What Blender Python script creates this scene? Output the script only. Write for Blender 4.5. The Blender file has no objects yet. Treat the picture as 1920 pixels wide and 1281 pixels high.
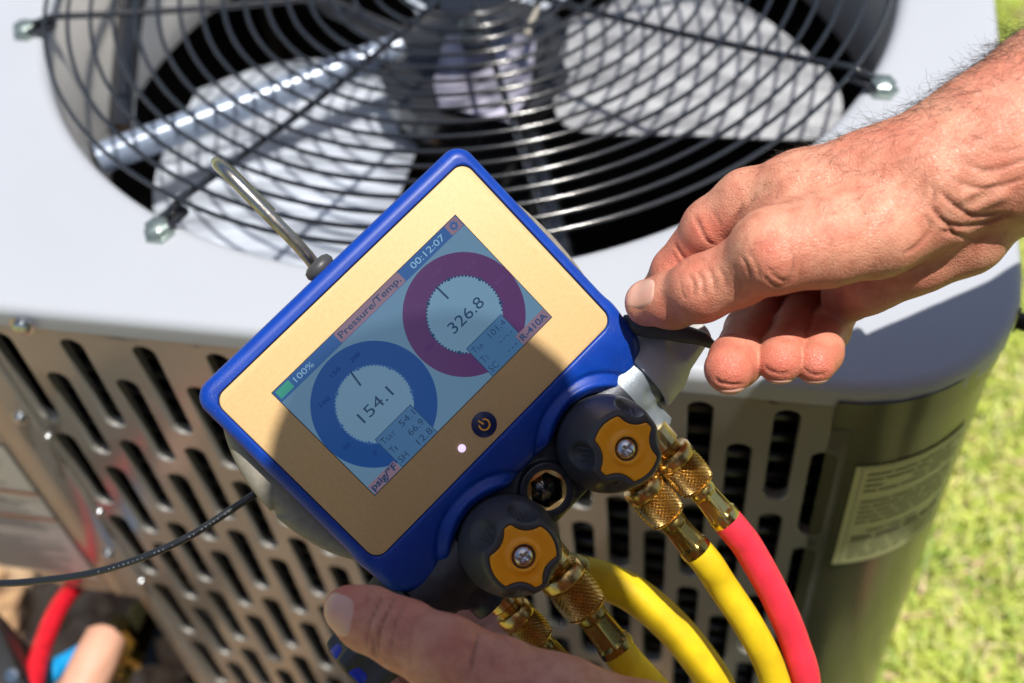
import bpy, bmesh, math, random
import numpy as np
from mathutils import Vector, Matrix

random.seed(7)
rng = np.random.default_rng(7)
SC = bpy.context.scene
COL = SC.collection

# ------------------------------------------------------------------ camera
ZT = 0.76                      # height of the condenser's lid above the ground
F = 2289.49                    # focal length in pixels of the 1920 px wide picture
PITCH, ROLL = 0.8890795, -0.1263775
CAM = np.array([0.0, 0.0, 0.5628612 + ZT])
_fw = np.array([0, math.cos(PITCH), -math.sin(PITCH)])
_rt = np.array([1.0, 0, 0])
_up = np.cross(_rt, _fw)
CR = math.cos(ROLL) * _rt + math.sin(ROLL) * _up
CU = -math.sin(ROLL) * _rt + math.cos(ROLL) * _up
CF = _fw
cd = bpy.data.cameras.new('camera')
cam = bpy.data.objects.new('camera', cd)
COL.objects.link(cam)
M = Matrix(((CR[0], CU[0], -CF[0], CAM[0]), (CR[1], CU[1], -CF[1], CAM[1]), (CR[2], CU[2], -CF[2], CAM[2]), (0, 0, 0, 1)))
cam.matrix_world = M
cd.sensor_width = 36
cd.lens = 36 * F / 1920
cd.clip_start = 0.02
cd.clip_end = 400
cd.dof.use_dof = True
cd.dof.focus_distance = 0.536
cd.dof.aperture_fstop = 6.3
SC.camera = cam
SC.render.resolution_x, SC.render.resolution_y = 1024, 683

# ------------------------------------------------------------------ sky, sun, exposure
LS = Vector((0.20, -0.122, 0.972)).normalized()       # towards the sun
W = bpy.data.worlds.new('World')
SC.world = W
W.use_nodes = True
nt = W.node_tree
nt.nodes.clear()
sky = nt.nodes.new('ShaderNodeTexSky')
sky.sky_type = 'NISHITA'
sky.sun_disc = False
sky.sun_elevation = math.asin(LS.z)
sky.sun_rotation = math.atan2(LS.x, LS.y)
sky.dust_density = 1.5
bg = nt.nodes.new('ShaderNodeBackground')
bg.inputs['Strength'].default_value = 0.078
out = nt.nodes.new('ShaderNodeOutputWorld')
nt.links.new(sky.outputs[0], bg.inputs[0])
nt.links.new(bg.outputs[0], out.inputs[0])
sd = bpy.data.lights.new('sun', 'SUN')
sd.energy = 4.8
sd.angle = math.radians(0.55)
sd.color = (1.0, 0.955, 0.88)
sun = bpy.data.objects.new('sun', sd)
sun.rotation_euler = (-LS).to_track_quat('-Z', 'Y').to_euler()
sun.location = (2, -1, 8)
COL.objects.link(sun)
SC.view_settings.view_transform = 'Standard'
SC.view_settings.look = 'None'
SC.view_settings.gamma = 1
SC.view_settings.exposure = 0.36
SC.view_settings.use_curve_mapping = False
SC.render.engine = 'CYCLES'
SC.cycles.use_denoising = True
SC.cycles.max_bounces = 8
SC.cycles.sample_clamp_indirect = 6

# ------------------------------------------------------------------ helpers
def at(x, y, d):
    """world point seen at pixel (x, y) of the photograph at depth d"""
    return CAM + d * (CF + (x - 960) / F * CR - (y - 640.5) / F * CU)

def camspace(P):
    D = np.asarray(P) - CAM
    return np.stack([D @ CR, D @ CU, -(D @ CF)], -1)

def tag(o, label=None, cat=None, group=None, kind=None):
    if label: o['label'] = label
    if cat: o['category'] = cat
    if group: o['group'] = group
    if kind: o['kind'] = kind
    return o

def empty(name, mat=None, **k):
    o = bpy.data.objects.new(name, None)
    COL.objects.link(o)
    o.empty_display_size = 0.05
    if mat is not None: o.matrix_world = mat
    return tag(o, **k)

def mesh(name, V, Fc, mat, parent=None, smooth=True, world=False, mats=None, midx=None, sharp=None, **k):
    me = bpy.data.meshes.new(name)
    V = np.asarray(V, dtype=float)
    o = bpy.data.objects.new(name, me)
    if world and parent is not None:
        Mi = np.array(parent_world(parent).inverted())
        V = V @ Mi[:3, :3].T + Mi[:3, 3]
    me.from_pydata(V.tolist(), [], Fc if isinstance(Fc, list) else Fc.tolist())
    for m in (mats or [mat]): me.materials.append(m)
    if midx is not None: me.polygons.foreach_set('material_index', np.asarray(midx, dtype=np.int32))
    if smooth:
        me.polygons.foreach_set('use_smooth', [True] * len(me.polygons))
        if sharp is not None: me.set_sharp_from_angle(angle=math.radians(sharp))
    me.update()
    COL.objects.link(o)
    if parent is not None: o.parent = parent
    return tag(o, **k)

def parent_world(p):
    m = p.matrix_basis.copy()
    while p.parent:
        p = p.parent
        m = p.matrix_basis @ m
    return m

def join(parts):
    V, Fc, off = [], [], 0
    for v, f in parts:
        V.append(np.asarray(v, float)); Fc += [[i + off for i in q] for q in f]; off += len(v)
    return np.concatenate(V), Fc

def xf(part, m):
    v, f = part
    m = np.array(m)
    return np.asarray(v, float) @ m[:3, :3].T + m[:3, 3], f

def tube(path, r, seg=12, closed=False, caps=True, up=None):
    P = np.asarray(path, float)
    n = len(P)
    r = np.broadcast_to(np.asarray(r, float), (n,))
    if closed:
        T = np.roll(P, -1, 0) - np.roll(P, 1, 0)
    else:
        T = np.gradient(P, axis=0)
    T /= np.linalg.norm(T, axis=1)[:, None]
    u = np.array(up if up is not None else ([0, 0, 1.0] if abs(T[0][2]) < .9 else [1.0, 0, 0]))
    V = []
    a = np.linspace(0, 2 * math.pi, seg, endpoint=False)
    for i in range(n):
        u = u - T[i] * (u @ T[i]); u /= np.linalg.norm(u)
        w = np.cross(T[i], u)
        V.append(P[i] + r[i] * (np.cos(a)[:, None] * u + np.sin(a)[:, None] * w))
    V = np.concatenate(V)
    Fc = []
    for i in range(n if closed else n - 1):
        j = (i + 1) % n
        for k in range(seg):
            l = (k + 1) % seg
            Fc.append([i * seg + k, i * seg + l, j * seg + l, j * seg + k])
    if not closed and caps:
        Fc.append(list(range(seg))[::-1]); Fc.append([(n - 1) * seg + k for k in range(seg)])
    return V, Fc

def spline(pts, n=40):
    P = np.asarray(pts, float)
    m = len(P)
    ext = np.vstack([2 * P[0] - P[1], P, 2 * P[-1] - P[-2]])
    out = []
    for t in np.linspace(0, m - 1 - 1e-9, n):
        i = int(t); f = t - i
        a, b, c, d = ext[i], ext[i + 1], ext[i + 2], ext[i + 3]
        out.append(.5 * (2 * b + (c - a) * f + (2 * a - 5 * b + 4 * c - d) * f * f + (3 * b - a - 3 * c + d) * f ** 3))
    return np.array(out)

def lathe(prof, seg=32, caps=True):
    """profile of (r, z) round +z"""
    a = np.linspace(0, 2 * math.pi, seg, endpoint=False)
    V = np.concatenate([np.stack([r * np.cos(a), r * np.sin(a), np.full(seg, z)], 1) for r, z in prof])
    Fc = []
    for i in range(len(prof) - 1):
        for k in range(seg):
            l = (k + 1) % seg
            Fc.append([i * seg + k, i * seg + l, (i + 1) * seg + l, (i + 1) * seg + k])
    if caps:
        Fc.append(list(range(seg))[::-1]); Fc.append([(len(prof) - 1) * seg + k for k in range(seg)])
    return V, Fc

def box(c, h, bev=0.0):
    """centre, half sizes"""
    bm = bmesh.new()
    bmesh.ops.create_cube(bm, size=2)
    for v in bm.verts: v.co = Vector((v.co.x * h[0] + c[0], v.co.y * h[1] + c[1], v.co.z * h[2] + c[2]))
    if bev: bmesh.ops.bevel(bm, geom=bm.edges[:], offset=bev, segments=2, affect='EDGES', profile=.5)
    r = (np.array([v.co[:] for v in bm.verts]), [[v.index for v in f.verts] for f in bm.faces])
    bm.free()
    return r

def rrect(hx, hy, r, n=8, cx=0, cy=0):
    P = []
    for sx, sy, a0 in ((1, 1, 0), (-1, 1, 90), (-1, -1, 180), (1, -1, 270)):
        for k in range(n + 1):
            a = math.radians(a0 + 90 * k / n)
            P.append((cx + sx * (hx - r) + r * math.cos(a), cy + sy * (hy - r) + r * math.sin(a)))
    return np.array(P)

def offset2(P, d):
    """inset a ccw outline by d"""
    T = np.roll(P, -1, 0) - np.roll(P, 1, 0)
    T /= np.linalg.norm(T, axis=1)[:, None]
    return P + np.stack([-T[:, 1], T[:, 0]], 1) * d

def prism(P, z0, z1, bev=0.0, seg=3, botbev=0.0):
    """extrude a ccw outline, top edge rounded by bev"""
    L = []
    if botbev: L += [(offset2(P, botbev), z0), (P, z0 + botbev)]
    else: L += [(P, z0)]
    if bev:
        for k in range(seg + 1):
            a = math.pi / 2 * k / seg
            L.append((offset2(P, bev * (1 - math.cos(a))), z1 - bev + bev * math.sin(a)))
    else: L.append((P, z1))
    n = len(P)
    V = np.concatenate([np.column_stack([p, np.full(n, z)]) for p, z in L])
    Fc = []
    for i in range(len(L) - 1):
        for k in range(n):
            l = (k + 1) % n
            Fc.append([i * n + k, i * n + l, (i + 1) * n + l, (i + 1) * n + k])
    Fc.append(list(range(n))[::-1]); Fc.append([(len(L) - 1) * n + k for k in range(n)])
    return V, Fc

def frame(z, x=None, loc=(0, 0, 0)):
    """matrix whose local z axis points along z"""
    z = Vector(z).normalized()
    x = Vector(x) if x is not None else (Vector((1, 0, 0)) if abs(z.x) < .9 else Vector((0, 1, 0)))
    x = (x - z * x.dot(z)).normalized()
    y = z.cross(x)
    return Matrix(((x.x, y.x, z.x, loc[0]), (x.y, y.y, z.y, loc[1]), (x.z, y.z, z.z, loc[2]), (0, 0, 0, 1)))

# signed distance helpers -------------------------------------------------
def smin(a, b, k):
    h = np.clip(.5 + .5 * (b - a) / k, 0, 1)
    return b * (1 - h) + a * h - k * h * (1 - h)

def smax(a, b, k): return -smin(-a, -b, k)

def cone(P, a, b, ra, rb):
    a = np.asarray(a, np.float32); b = np.asarray(b, np.float32)
    ba = b - a
    h = np.clip(((P - a) @ ba) / (ba @ ba), 0, 1)
    return np.linalg.norm(P - a - h[..., None] * ba, axis=-1) - (ra + h * (rb - ra))

def nets(fn, lo, hi, h, project=2):
    """naive surface nets of fn over a box"""
    lo = np.asarray(lo, float); n = np.ceil((np.asarray(hi) - lo) / h).astype(int) + 1
    ax = [lo[i] + h * np.arange(n[i]) for i in range(3)]
    D = np.empty(n, np.float32)
    step = max(1, int(1.2e6 / (n[1] * n[2])))
    for s in range(0, n[0], step):
        G = np.stack(np.meshgrid(ax[0][s:s + step], ax[1], ax[2], indexing='ij'), -1).astype(np.float32)
        D[s:s + step] = fn(G)
    S = D < 0
    c = [S[i:n[0] - 1 + i, j:n[1] - 1 + j, k:n[2] - 1 + k] for i in (0, 1) for j in (0, 1) for k in (0, 1)]
    cnt = sum(x.astype(np.int8) for x in c)
    mask = (cnt > 0) & (cnt < 8)
    idx = -np.ones(mask.shape, np.int64)
    cells = np.argwhere(mask)
    idx[mask] = np.arange(len(cells))
    acc = np.zeros((len(cells), 3)); num = np.zeros(len(cells))
    corners = [(i, j, k) for i in (0, 1) for j in (0, 1) for k in (0, 1)]
    for a in corners:
        for axn in range(3):
            if a[axn]: continue
            b = list(a); b[axn] = 1
            da = D[cells[:, 0] + a[0], cells[:, 1] + a[1], cells[:, 2] + a[2]]
            db = D[cells[:, 0] + b[0], cells[:, 1] + b[1], cells[:, 2] + b[2]]
            m = (da < 0) != (db < 0)
            t = np.where(m, da / np.where(m, da - db, 1), 0)
            p = np.tile(np.array(a, float), (len(cells), 1)); p[:, axn] += t
            acc[m] += p[m]; num[m] += 1
    V = lo + h * (cells + acc / num[:, None])
    Fc = []
    for axn in range(3):
        o1, o2 = [(1, 2), (2, 0), (0, 1)][axn]
        s0 = [slice(None)] * 3; s1 = [slice(None)] * 3
        s0[axn] = slice(0, -1); s1[axn] = slice(1, None)
        A, B = S[tuple(s0)], S[tuple(s1)]
        E = np.argwhere(A != B)
        E = E[(E[:, o1] > 0) & (E[:, o2] > 0) & (E[:, o1] < n[o1] - 1) & (E[:, o2] < n[o2] - 1)]
        def cell(d1, d2):
            q = E.copy(); q[:, o1] -= d1; q[:, o2] -= d2
            return idx[q[:, 0], q[:, 1], q[:, 2]]
        Q = np.stack([cell(1, 1), cell(0, 1), cell(0, 0), cell(1, 0)], 1)
        ins = A[E[:, 0], E[:, 1], E[:, 2]]
        Q[~ins] = Q[~ins][:, ::-1]
        Fc.append(Q)
    Fc = np.concatenate(Fc)
    N = None
    for _ in range(project):
        N = grad(fn, V, h * .5)
        V = V - np.clip(fn(V.astype(np.float32)), -h, h)[:, None] * N
    if N is None: N = grad(fn, V, h * .5)
    return V, Fc, N

def grad(fn, V, e):
    g = np.stack([fn((V + e * np.eye(3)[i]).astype(np.float32)).astype(float) - fn((V - e * np.eye(3)[i]).astype(np.float32)) for i in range(3)], 1)
    return g / (np.linalg.norm(g, axis=1)[:, None] + 1e-9)

# materials -----------------------------------------------------------------
def nmat(name): 
    m = bpy.data.materials.new(name); m.use_nodes = True
    return m, m.node_tree, m.node_tree.nodes['Principled BSDF']

def mat(name, col, rough=.5, metal=0, spec=.5, var=None, vscale=200, vamt=.5, bump=0, bscale=800, coat=0, crough=.1,
        emit=None, es=0, stretch=None, rvar=0, sss=0, det=4):
    m, t, b = nmat(name)
    col = tuple(col) + (1,)
    b.inputs['Base Color'].default_value = col
    b.inputs['Roughness'].default_value = rough
    b.inputs['Metallic'].default_value = metal
    b.inputs['Specular IOR Level'].default_value = spec
    b.inputs['Coat Weight'].default_value = coat
    b.inputs['Coat Roughness'].default_value = crough
    if sss:
        b.inputs['Subsurface Weight'].default_value = sss
        b.inputs['Subsurface Scale'].default_value = .002
    if emit:
        b.inputs['Emission Color'].default_value = tuple(emit) + (1,)
        b.inputs['Emission Strength'].default_value = es
    tc = t.nodes.new('ShaderNodeTexCoord')
    src = tc.outputs['Object']
    if stretch:
        mp = t.nodes.new('ShaderNodeMapping'); mp.inputs['Scale'].default_value = stretch
        t.links.new(src, mp.inputs[0]); src = mp.outputs[0]
    if var or rvar:
        n = t.nodes.new('ShaderNodeTexNoise'); n.inputs['Scale'].default_value = vscale; n.inputs['Detail'].default_value = det
        t.links.new(src, n.inputs['Vector'])
        if var:
            mx = t.nodes.new('ShaderNodeMix'); mx.data_type = 'RGBA'
            mr = t.nodes.new('ShaderNodeMapRange')
            mr.inputs[1].default_value = .5 - .25 / max(vamt, .01) * .5; mr.inputs[2].default_value = .5 + .25 / max(vamt, .01) * .5
            t.links.new(n.outputs['Fac'], mr.inputs[0]); t.links.new(mr.outputs[0], mx.inputs[0])
            mx.inputs[6].default_value = col; mx.inputs[7].default_value = tuple(var) + (1,)
            t.links.new(mx.outputs[2], b.inputs['Base Color'])
        if rvar:
            m2 = t.nodes.new('ShaderNodeMapRange'); m2.inputs[1].default_value = .3; m2.inputs[2].default_value = .7
            m2.inputs[3].default_value = rough - rvar; m2.inputs[4].default_value = rough + rvar
            t.links.new(n.outputs['Fac'], m2.inputs[0]); t.links.new(m2.outputs[0], b.inputs['Roughness'])
    if bump:
        n = t.nodes.new('ShaderNodeTexNoise'); n.inputs['Scale'].default_value = bscale; n.inputs['Detail'].default_value = 3
        t.links.new(src, n.inputs['Vector'])
        bp = t.nodes.new('ShaderNodeBump'); bp.inputs['Strength'].default_value = 1; bp.inputs['Distance'].default_value = bump
        t.links.new(n.outputs['Fac'], bp.inputs['Height']); t.links.new(bp.outputs[0], b.inputs['Normal'])
    return m

def text_mesh(s, width=None, height=None, bold=0.0):
    cu = bpy.data.curves.new('t', 'FONT'); cu.body = s; cu.size = 1; cu.offset = bold; cu.resolution_u = 4
    o = bpy.data.objects.new('t', cu); COL.objects.link(o)
    dg = bpy.context.evaluated_depsgraph_get()
    me = bpy.data.meshes.new_from_object(o.evaluated_get(dg))
    V = np.array([v.co[:] for v in me.vertices]); Fc = [list(p.vertices) for p in me.polygons]
    bpy.data.objects.remove(o); bpy.data.curves.remove(cu); bpy.data.meshes.remove(me)
    V[:, 0] -= V[:, 0].min()
    s0 = width / V[:, 0].max() if width else height / .73
    V = V * s0
    if width and height: V[:, 1] *= height / (.73 * s0)
    return V, Fc
# ================================================================== ground
M_soil = mat('garden_soil', (.20, .12, .07), .95, var=(.46, .32, .19), vscale=22, vamt=.9, bump=.01, bscale=60)
M_turf = mat('turf_soil', (.20, .25, .06), .95, var=(.30, .28, .11), vscale=25, vamt=1, bump=.01, bscale=90)
n = 40
V, Fc = [], []
gx = np.concatenate([[-250, -60, -15, -4], np.linspace(-2, 4, 61), [7, 20, 80, 250]])
gy = np.concatenate([[-250, -60, -15, -4], np.linspace(-2, 5, 71), [9, 25, 90, 250]])
for y in gy:
    for x in gx:
        V.append((x, y, 0.008 * math.sin(5 * x + 2 * y) * math.cos(4 * y - x) if abs(x) < 4 and abs(y) < 5 else 0))
nx = len(gx)
for j in range(len(gy) - 1):
    for i in range(nx - 1):
        a = j * nx + i
        Fc.append([a, a + 1, a + nx + 1, a + nx])
mesh('ground', V, Fc, M_turf, kind='structure')

# bare earth in front of and beside the condenser: a low uneven bed
V, Fc = [], []
xs, ys = np.linspace(-1.35, 0.12, 75), np.linspace(-.6, 1.3, 80)
for y in ys:
    for x in xs:
        e = min(x + 1.35, .12 - x, y + .6, 1.3 - y) / .12
        V.append((x, y, .012 + .02 * min(1, e) * (1 + .5 * math.sin(31 * x) * math.cos(27 * y)) + .006 * random.random() * min(1, e) - .03 * (e < .01)))
nx = len(xs)
for j in range(len(ys) - 1):
    for i in range(nx - 1):
        a = j * nx + i
        Fc.append([a, a + 1, a + nx + 1, a + nx])
mesh('soil_bed', V, Fc, M_soil, kind='structure')

# chips of bark and dry leaves on the earth
M_chip = mat('bark_chip', (.42, .26, .13), .9, var=(.22, .12, .06), vscale=60, vamt=1)
parts = []
for _ in range(900):
    x, y = random.uniform(-1.3, .05), random.uniform(-.3, 1.25)
    s = random.uniform(.008, .03)
    b_ = box((0, 0, 0), (s, s * random.uniform(.3, .7), .003))
    parts.append(xf(b_, Matrix.Translation((x, y, .045)) @ Matrix.Rotation(random.uniform(0, 6.3), 4, 'Z') @ Matrix.Rotation(random.uniform(-.5, .5), 4, 'X')))
mesh('bark_mulch', *join(parts), M_chip, smooth=False, kind='stuff', label='brown bark chips scattered over the bare earth beside the condenser', cat='mulch')

# grass: many bent blades of several greens and straw colours
GC = [((.58, .66, .13), 'green'), ((.74, .76, .22), 'light'), ((.28, .40, .07), 'dark'), ((.80, .68, .40), 'straw'), ((.82, .54, .42), 'pink')]
gm = []
for c, n_ in GC:
    m, t, b = nmat('grass_' + n_)
    b.inputs['Base Color'].default_value = c + (1,)
    b.inputs['Roughness'].default_value = .45
    tr = t.nodes.new('ShaderNodeBsdfTranslucent'); tr.inputs[0].default_value = (c[0] * 1.0, c[1] * 1.1, c[2] * .6, 1)
    mx = t.nodes.new('ShaderNodeMixShader'); mx.inputs[0].default_value = .4
    t.links.new(b.outputs[0], mx.inputs[1]); t.links.new(tr.outputs[0], mx.inputs[2])
    t.links.new(mx.outputs[0], t.nodes['Material Output'].inputs[0])
    gm.append(m)
def blades(N, x0, x1, y0, y1, hmin, hmax, wd):
    X = rng.uniform(x0, x1, N); Y = rng.uniform(y0, y1, N)
    A = rng.uniform(0, 2 * math.pi, N); H = rng.uniform(hmin, hmax, N); L = rng.uniform(.3, 1.3, N) * H
    Wd = wd * rng.uniform(.6, 1.4, N)
    dx, dy = np.cos(A), np.sin(A)
    B = np.stack([X, Y, np.full(N, .0)], 1)
    side = np.stack([-dy, dx, np.zeros(N)], 1) * Wd[:, None] * .5
    mid = B + np.stack([dx * L * .35, dy * L * .35, H * .65], 1)
    tip = B + np.stack([dx * L, dy * L, H * rng.uniform(.55, 1, N)], 1)
    V = np.stack([B - side, B + side, mid + side * .8, mid - side * .8, tip], 1).reshape(-1, 3)
    b0 = np.arange(N) * 5
    F4 = np.stack([b0, b0 + 1, b0 + 2, b0 + 3], 1).tolist()
    F3 = np.stack([b0 + 3, b0 + 2, b0 + 4], 1).tolist()
    return V, F4, F3
V, F4, F3 = blades(64000, .10, 1.15, .35, 2.1, .02, .055, .0045)
patch = (np.sin(V[::5, 0] * 23 + np.cos(V[::5, 1] * 17) * 2) + np.sin(V[::5, 1] * 29 + V[::5, 0] * 11)) * .5
ci = []
for p in patch:
    u = random.random()
    ci.append(3 if u < .10 + .10 * (p > .7) else 4 if u < .22 + .04 * (p > .5) - .07 else 2 if u < .34 - .1 * p else 1 if u < .66 else 0)
keep = np.array([not (-.65 < x < .20 and .3 < y < 1.3) for x, y in V[::5, :2]])
ki = np.nonzero(keep)[0]
Fs = [F4[i] for i in ki] + [F3[i] for i in ki]
mesh('lawn_grass', V, Fs, None, smooth=False, mats=gm, midx=[ci[i] for i in ki] * 2, kind='stuff',
     label='short sunlit lawn grass beside the condenser', cat='grass')
# ================================================================== air conditioner
YAW = -0.2789687
ex = np.array([math.cos(YAW), math.sin(YAW), 0]); ey = np.array([-math.sin(YAW), math.cos(YAW), 0])
UC = np.array([0.0015145, 0.8556467, 0.0])
AC = empty('air_conditioner', Matrix.Translation(UC) @ Matrix.Rotation(YAW, 4, 'Z'),
           label='grey outdoor air conditioner condenser with black round fan guard on top and slotted front', cat='air conditioner')
def U(px, z=None, y=None):
    """unit-local point seen at a pixel, on the plane z (above the lid: +) or the plane y"""
    d = CF + (px[0] - 960) / F * CR - (px[1] - 640.5) / F * CU
    if z is not None: P = CAM + d * ((ZT + z - CAM[2]) / d[2])
    else:
        n_ = ey; P = CAM + d * ((y + UC @ ey - CAM @ ey) / (d @ ey))
    Q = P - UC
    return np.array([Q @ ex, Q @ ey, P[2]])

M_top = mat('light_grey_paint', (.385, .405, .445), .42, var=(.365, .385, .425), vscale=7, vamt=.7, spec=.35, rvar=.04, bump=.00005, bscale=900)
M_case = mat('warm_grey_paint', (.32, .31, .29), .32, metal=.32, var=(.28, .27, .25), vscale=14, vamt=.6, spec=.6, coat=.8, crough=.13, bump=.00006, bscale=700)
M_caser = mat('shaded_corner_paint', (.060, .056, .036), .30, metal=.15, var=(.048, .044, .028), vscale=20, vamt=.6, spec=.5, coat=.35, crough=.14)  # cabinet paint darkened for the corner's shade and dark reflections
M_black = mat('black_wire_coating', (.012, .013, .016), .17, spec=.6, coat=.4, crough=.12)
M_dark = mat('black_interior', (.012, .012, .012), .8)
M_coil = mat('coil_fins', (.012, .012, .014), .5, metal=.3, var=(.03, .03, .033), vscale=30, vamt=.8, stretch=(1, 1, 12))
M_steel = mat('zinc_steel', (.55, .58, .60), .28, metal=1, var=(.42, .45, .47), vscale=220, vamt=.6, bump=.00008, bscale=700)
M_alu = mat('aluminium_blade', (.68, .74, .84), .36, metal=.3, var=(.30, .33, .38), vscale=13, vamt=.9, rvar=.08, stretch=(1, 5, 1))

Ro, HX, HY, CRN = .3354, .404, .3952, .10
# lid: outer outline sampled radially so that it lofts to the round opening
NA = 160
def outline(hx, hy, r):
    P = []
    for k in range(NA):
        a = 2 * math.pi * k / NA
        d = np.array([math.cos(a), math.sin(a)])
        lo_, hi_ = 0, 1.0
        for _ in range(26):
            t = (lo_ + hi_) / 2; q = np.abs(d * t) - np.array([hx - r, hy - r])
            s = np.linalg.norm(np.maximum(q, 0)) + min(max(q[0], q[1]), 0) - r
            if s < 0: lo_ = t
            else: hi_ = t
        P.append(d * lo_)
    return np.array(P)
circ = np.array([(math.cos(2 * math.pi * k / NA), math.sin(2 * math.pi * k / NA)) for k in range(NA)])
loops = [(outline(HX - .004, HY - .004, CRN - .004), ZT - .022), (outline(HX, HY, CRN), ZT - .022)]
for k in range(6):
    a = math.pi / 2 * k / 5
    r_ = .008 * (1 - math.cos(a))
    loops.append((outline(HX - r_, HY - r_, CRN - r_), ZT - .008 + .008 * math.sin(a)))
loops.append((outline(HX - .03, HY - .03, CRN - .03) , ZT + .0004))
loops.append((circ * (Ro + .02), ZT))
for k in range(6):
    a = math.pi / 2 * k / 5
    loops.append((circ * (Ro + .010 * (1 - math.sin(a))), ZT - .010 * (1 - math.cos(a))))
def loft(loops):
    n = len(loops[0][0])
    V = np.concatenate([np.column_stack([p, np.full(n, z)]) for p, z in loops])
    Fc = []
    for i in range(len(loops) - 1):
        for k in range(n):
            l = (k + 1) % n
            Fc.append([i * n + k, i * n + l, (i + 1) * n + l, (i + 1) * n + k])
    return V, Fc
mesh('top_panel', *loft(loops), M_top, AC, sharp=50)
M_ring = mat('orifice_ring_paint', (.78, .75, .70), .22, spec=.6, coat=.6)
mesh('fan_orifice', *loft([(circ * Ro, ZT - .010), (circ * (Ro - .002), ZT - .03), (circ * (Ro - .004), ZT - .12), (circ * (Ro + .006), ZT - .17)]), M_ring, AC)

# louvred front: columns of tall rounded slots, every second column set lower
PX, PZ, SL, SW = .0254, .116, .100, .0166
x_first, x_left = .298, -.235
strip, walls = [], []
NS = 10
def stadium(cx, cz, hw, hl, k=0.0):
    P = []
    hw -= k; hl -= k
    for i in range(NS + 1):
        a = math.pi * i / NS; P.append((cx + hw * math.cos(a), cz + hl - hw + hw * math.sin(a)))
    for i in range(NS + 1):
        a = math.pi + math.pi * i / NS; P.append((cx + hw * math.cos(a), cz - hl + hw + hw * math.sin(a)))
    return np.array(P)
YF = -HY
zt, zb = ZT - .018, .03
SV, SF, WV, WF = [], [], [], []
def addq(V, F_, P, Q, ya, yb):
    n = len(P); o = len(V)
    V += [(p[0], ya, p[1]) for p in P] + [(q[0], yb, q[1]) for q in Q]
    for k in range(n):
        l = (k + 1) % n
        F_.append([o + k, o + n + k, o + n + l, o + l])
def rectloop(cx, z0, z1, w, P):
    out_ = []
    cz = (z0 + z1) / 2
    for p in P:
        dx, dz = p[0] - cx, p[1] - cz
        tx = (w / 2) / abs(dx) if abs(dx) > 1e-9 else 1e9
        tz = ((z1 - z0) / 2) / abs(dz) if abs(dz) > 1e-9 else 1e9
        t = min(tx, tz)
        out_.append([cx + dx * t, cz + dz * t])
    out_ = np.array(out_)
    # snap the four nearest points to the corners
    for sx in (-1, 1):
        for sz in (z0, z1):
            c_ = np.array([cx + sx * w / 2, sz]); i = np.argmin(np.linalg.norm(out_ - c_, axis=1)); out_[i] = c_
    return out_
ncol = 22
for c in range(ncol):
    cx = x_first - PX * c
    off = .0394 if c % 2 == 0 else 0.0
    z = zt
    zs = ZT - .026 - off + (PZ - SL) / 2      # top of the first cell
    SV_o = len(SV)
    SV += [(cx - PX / 2, YF, zs), (cx + PX / 2, YF, zs), (cx + PX / 2, YF, zt), (cx - PX / 2, YF, zt)]
    SF.append([SV_o, SV_o + 1, SV_o + 2, SV_o + 3])
    k = 0
    while zs - PZ > zb + .02:
        z1, z0 = zs, zs - PZ
        cz = (z0 + z1) / 2
        P = stadium(cx, cz, SW / 2, SL / 2)
        R = rectloop(cx, z0, z1, PX, P)
        addq(SV, SF, P, R, YF, YF)
        P1 = stadium(cx, cz, SW / 2, SL / 2, .0006)
        P2 = stadium(cx, cz, SW / 2, SL / 2, .0012)
        addq(SV, SF, P1, P, YF + .0008, YF)
        addq(SV, SF, P2, P1, YF + .0075, YF + .0008)
        zs = z0
    o = len(SV)
    SV += [(cx - PX / 2, YF, zb), (cx + PX / 2, YF, zb), (cx + PX / 2, YF, zs), (cx - PX / 2, YF, zs)]
    SF.append([o, o + 1, o + 2, o + 3])
mesh('louvred_panel', SV, SF, M_case, AC, sharp=40)
# plain sheet round the right-hand corner and along the side
P = [(x_first + PX / 2, YF)]
xa = x_first + PX / 2
P += [(xa + (HX - .006 - CRN - xa) * t, YF) for t in (.5, 1)]
P = [(p[0], YF) for p in P]
rc = CRN - .004
for k in range(1, 17):
    a = -math.pi / 2 + math.pi / 2 * k / 16
    P.append((HX - CRN + (rc) * math.cos(a), -(HY - CRN) + (CRN) * math.sin(a)))
P.append((HX - .004, HY - CRN)); 
for k in range(1, 9):
    a = math.pi / 2 * k / 8
    P.append((HX - CRN + rc * math.cos(a), HY - CRN + rc * math.sin(a)))
P.append((-HX + CRN, HY - .004))
for k in range(1, 9):
    a = math.pi / 2 + math.pi / 2 * k / 8
    P.append((-HX + CRN + rc * math.cos(a), HY - CRN + rc * math.sin(a)))
P.append((-HX + .004, -HY + .12))
P = np.array(P)
zsn = [ZT - .012, ZT - .036, ZT - .038, .4, .03]
offs = [.0018, .0018, 0, 0, 0]
V, Fc = [], []
for z, o_ in zip(zsn, offs):
    T = np.gradient(P, axis=0); T /= np.linalg.norm(T, axis=1)[:, None]
    V += [(p[0] + t[1] * o_, p[1] - t[0] * o_, z) for p, t in zip(P, T)]
for j in range(len(zsn) - 1):
    for i in range(len(P) - 1):
        a = j * len(P) + i; Fc.append([a, a + len(P), a + len(P) + 1, a + 1])
mesh('corner_panel', V, Fc, M_caser, AC, sharp=20)

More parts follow.
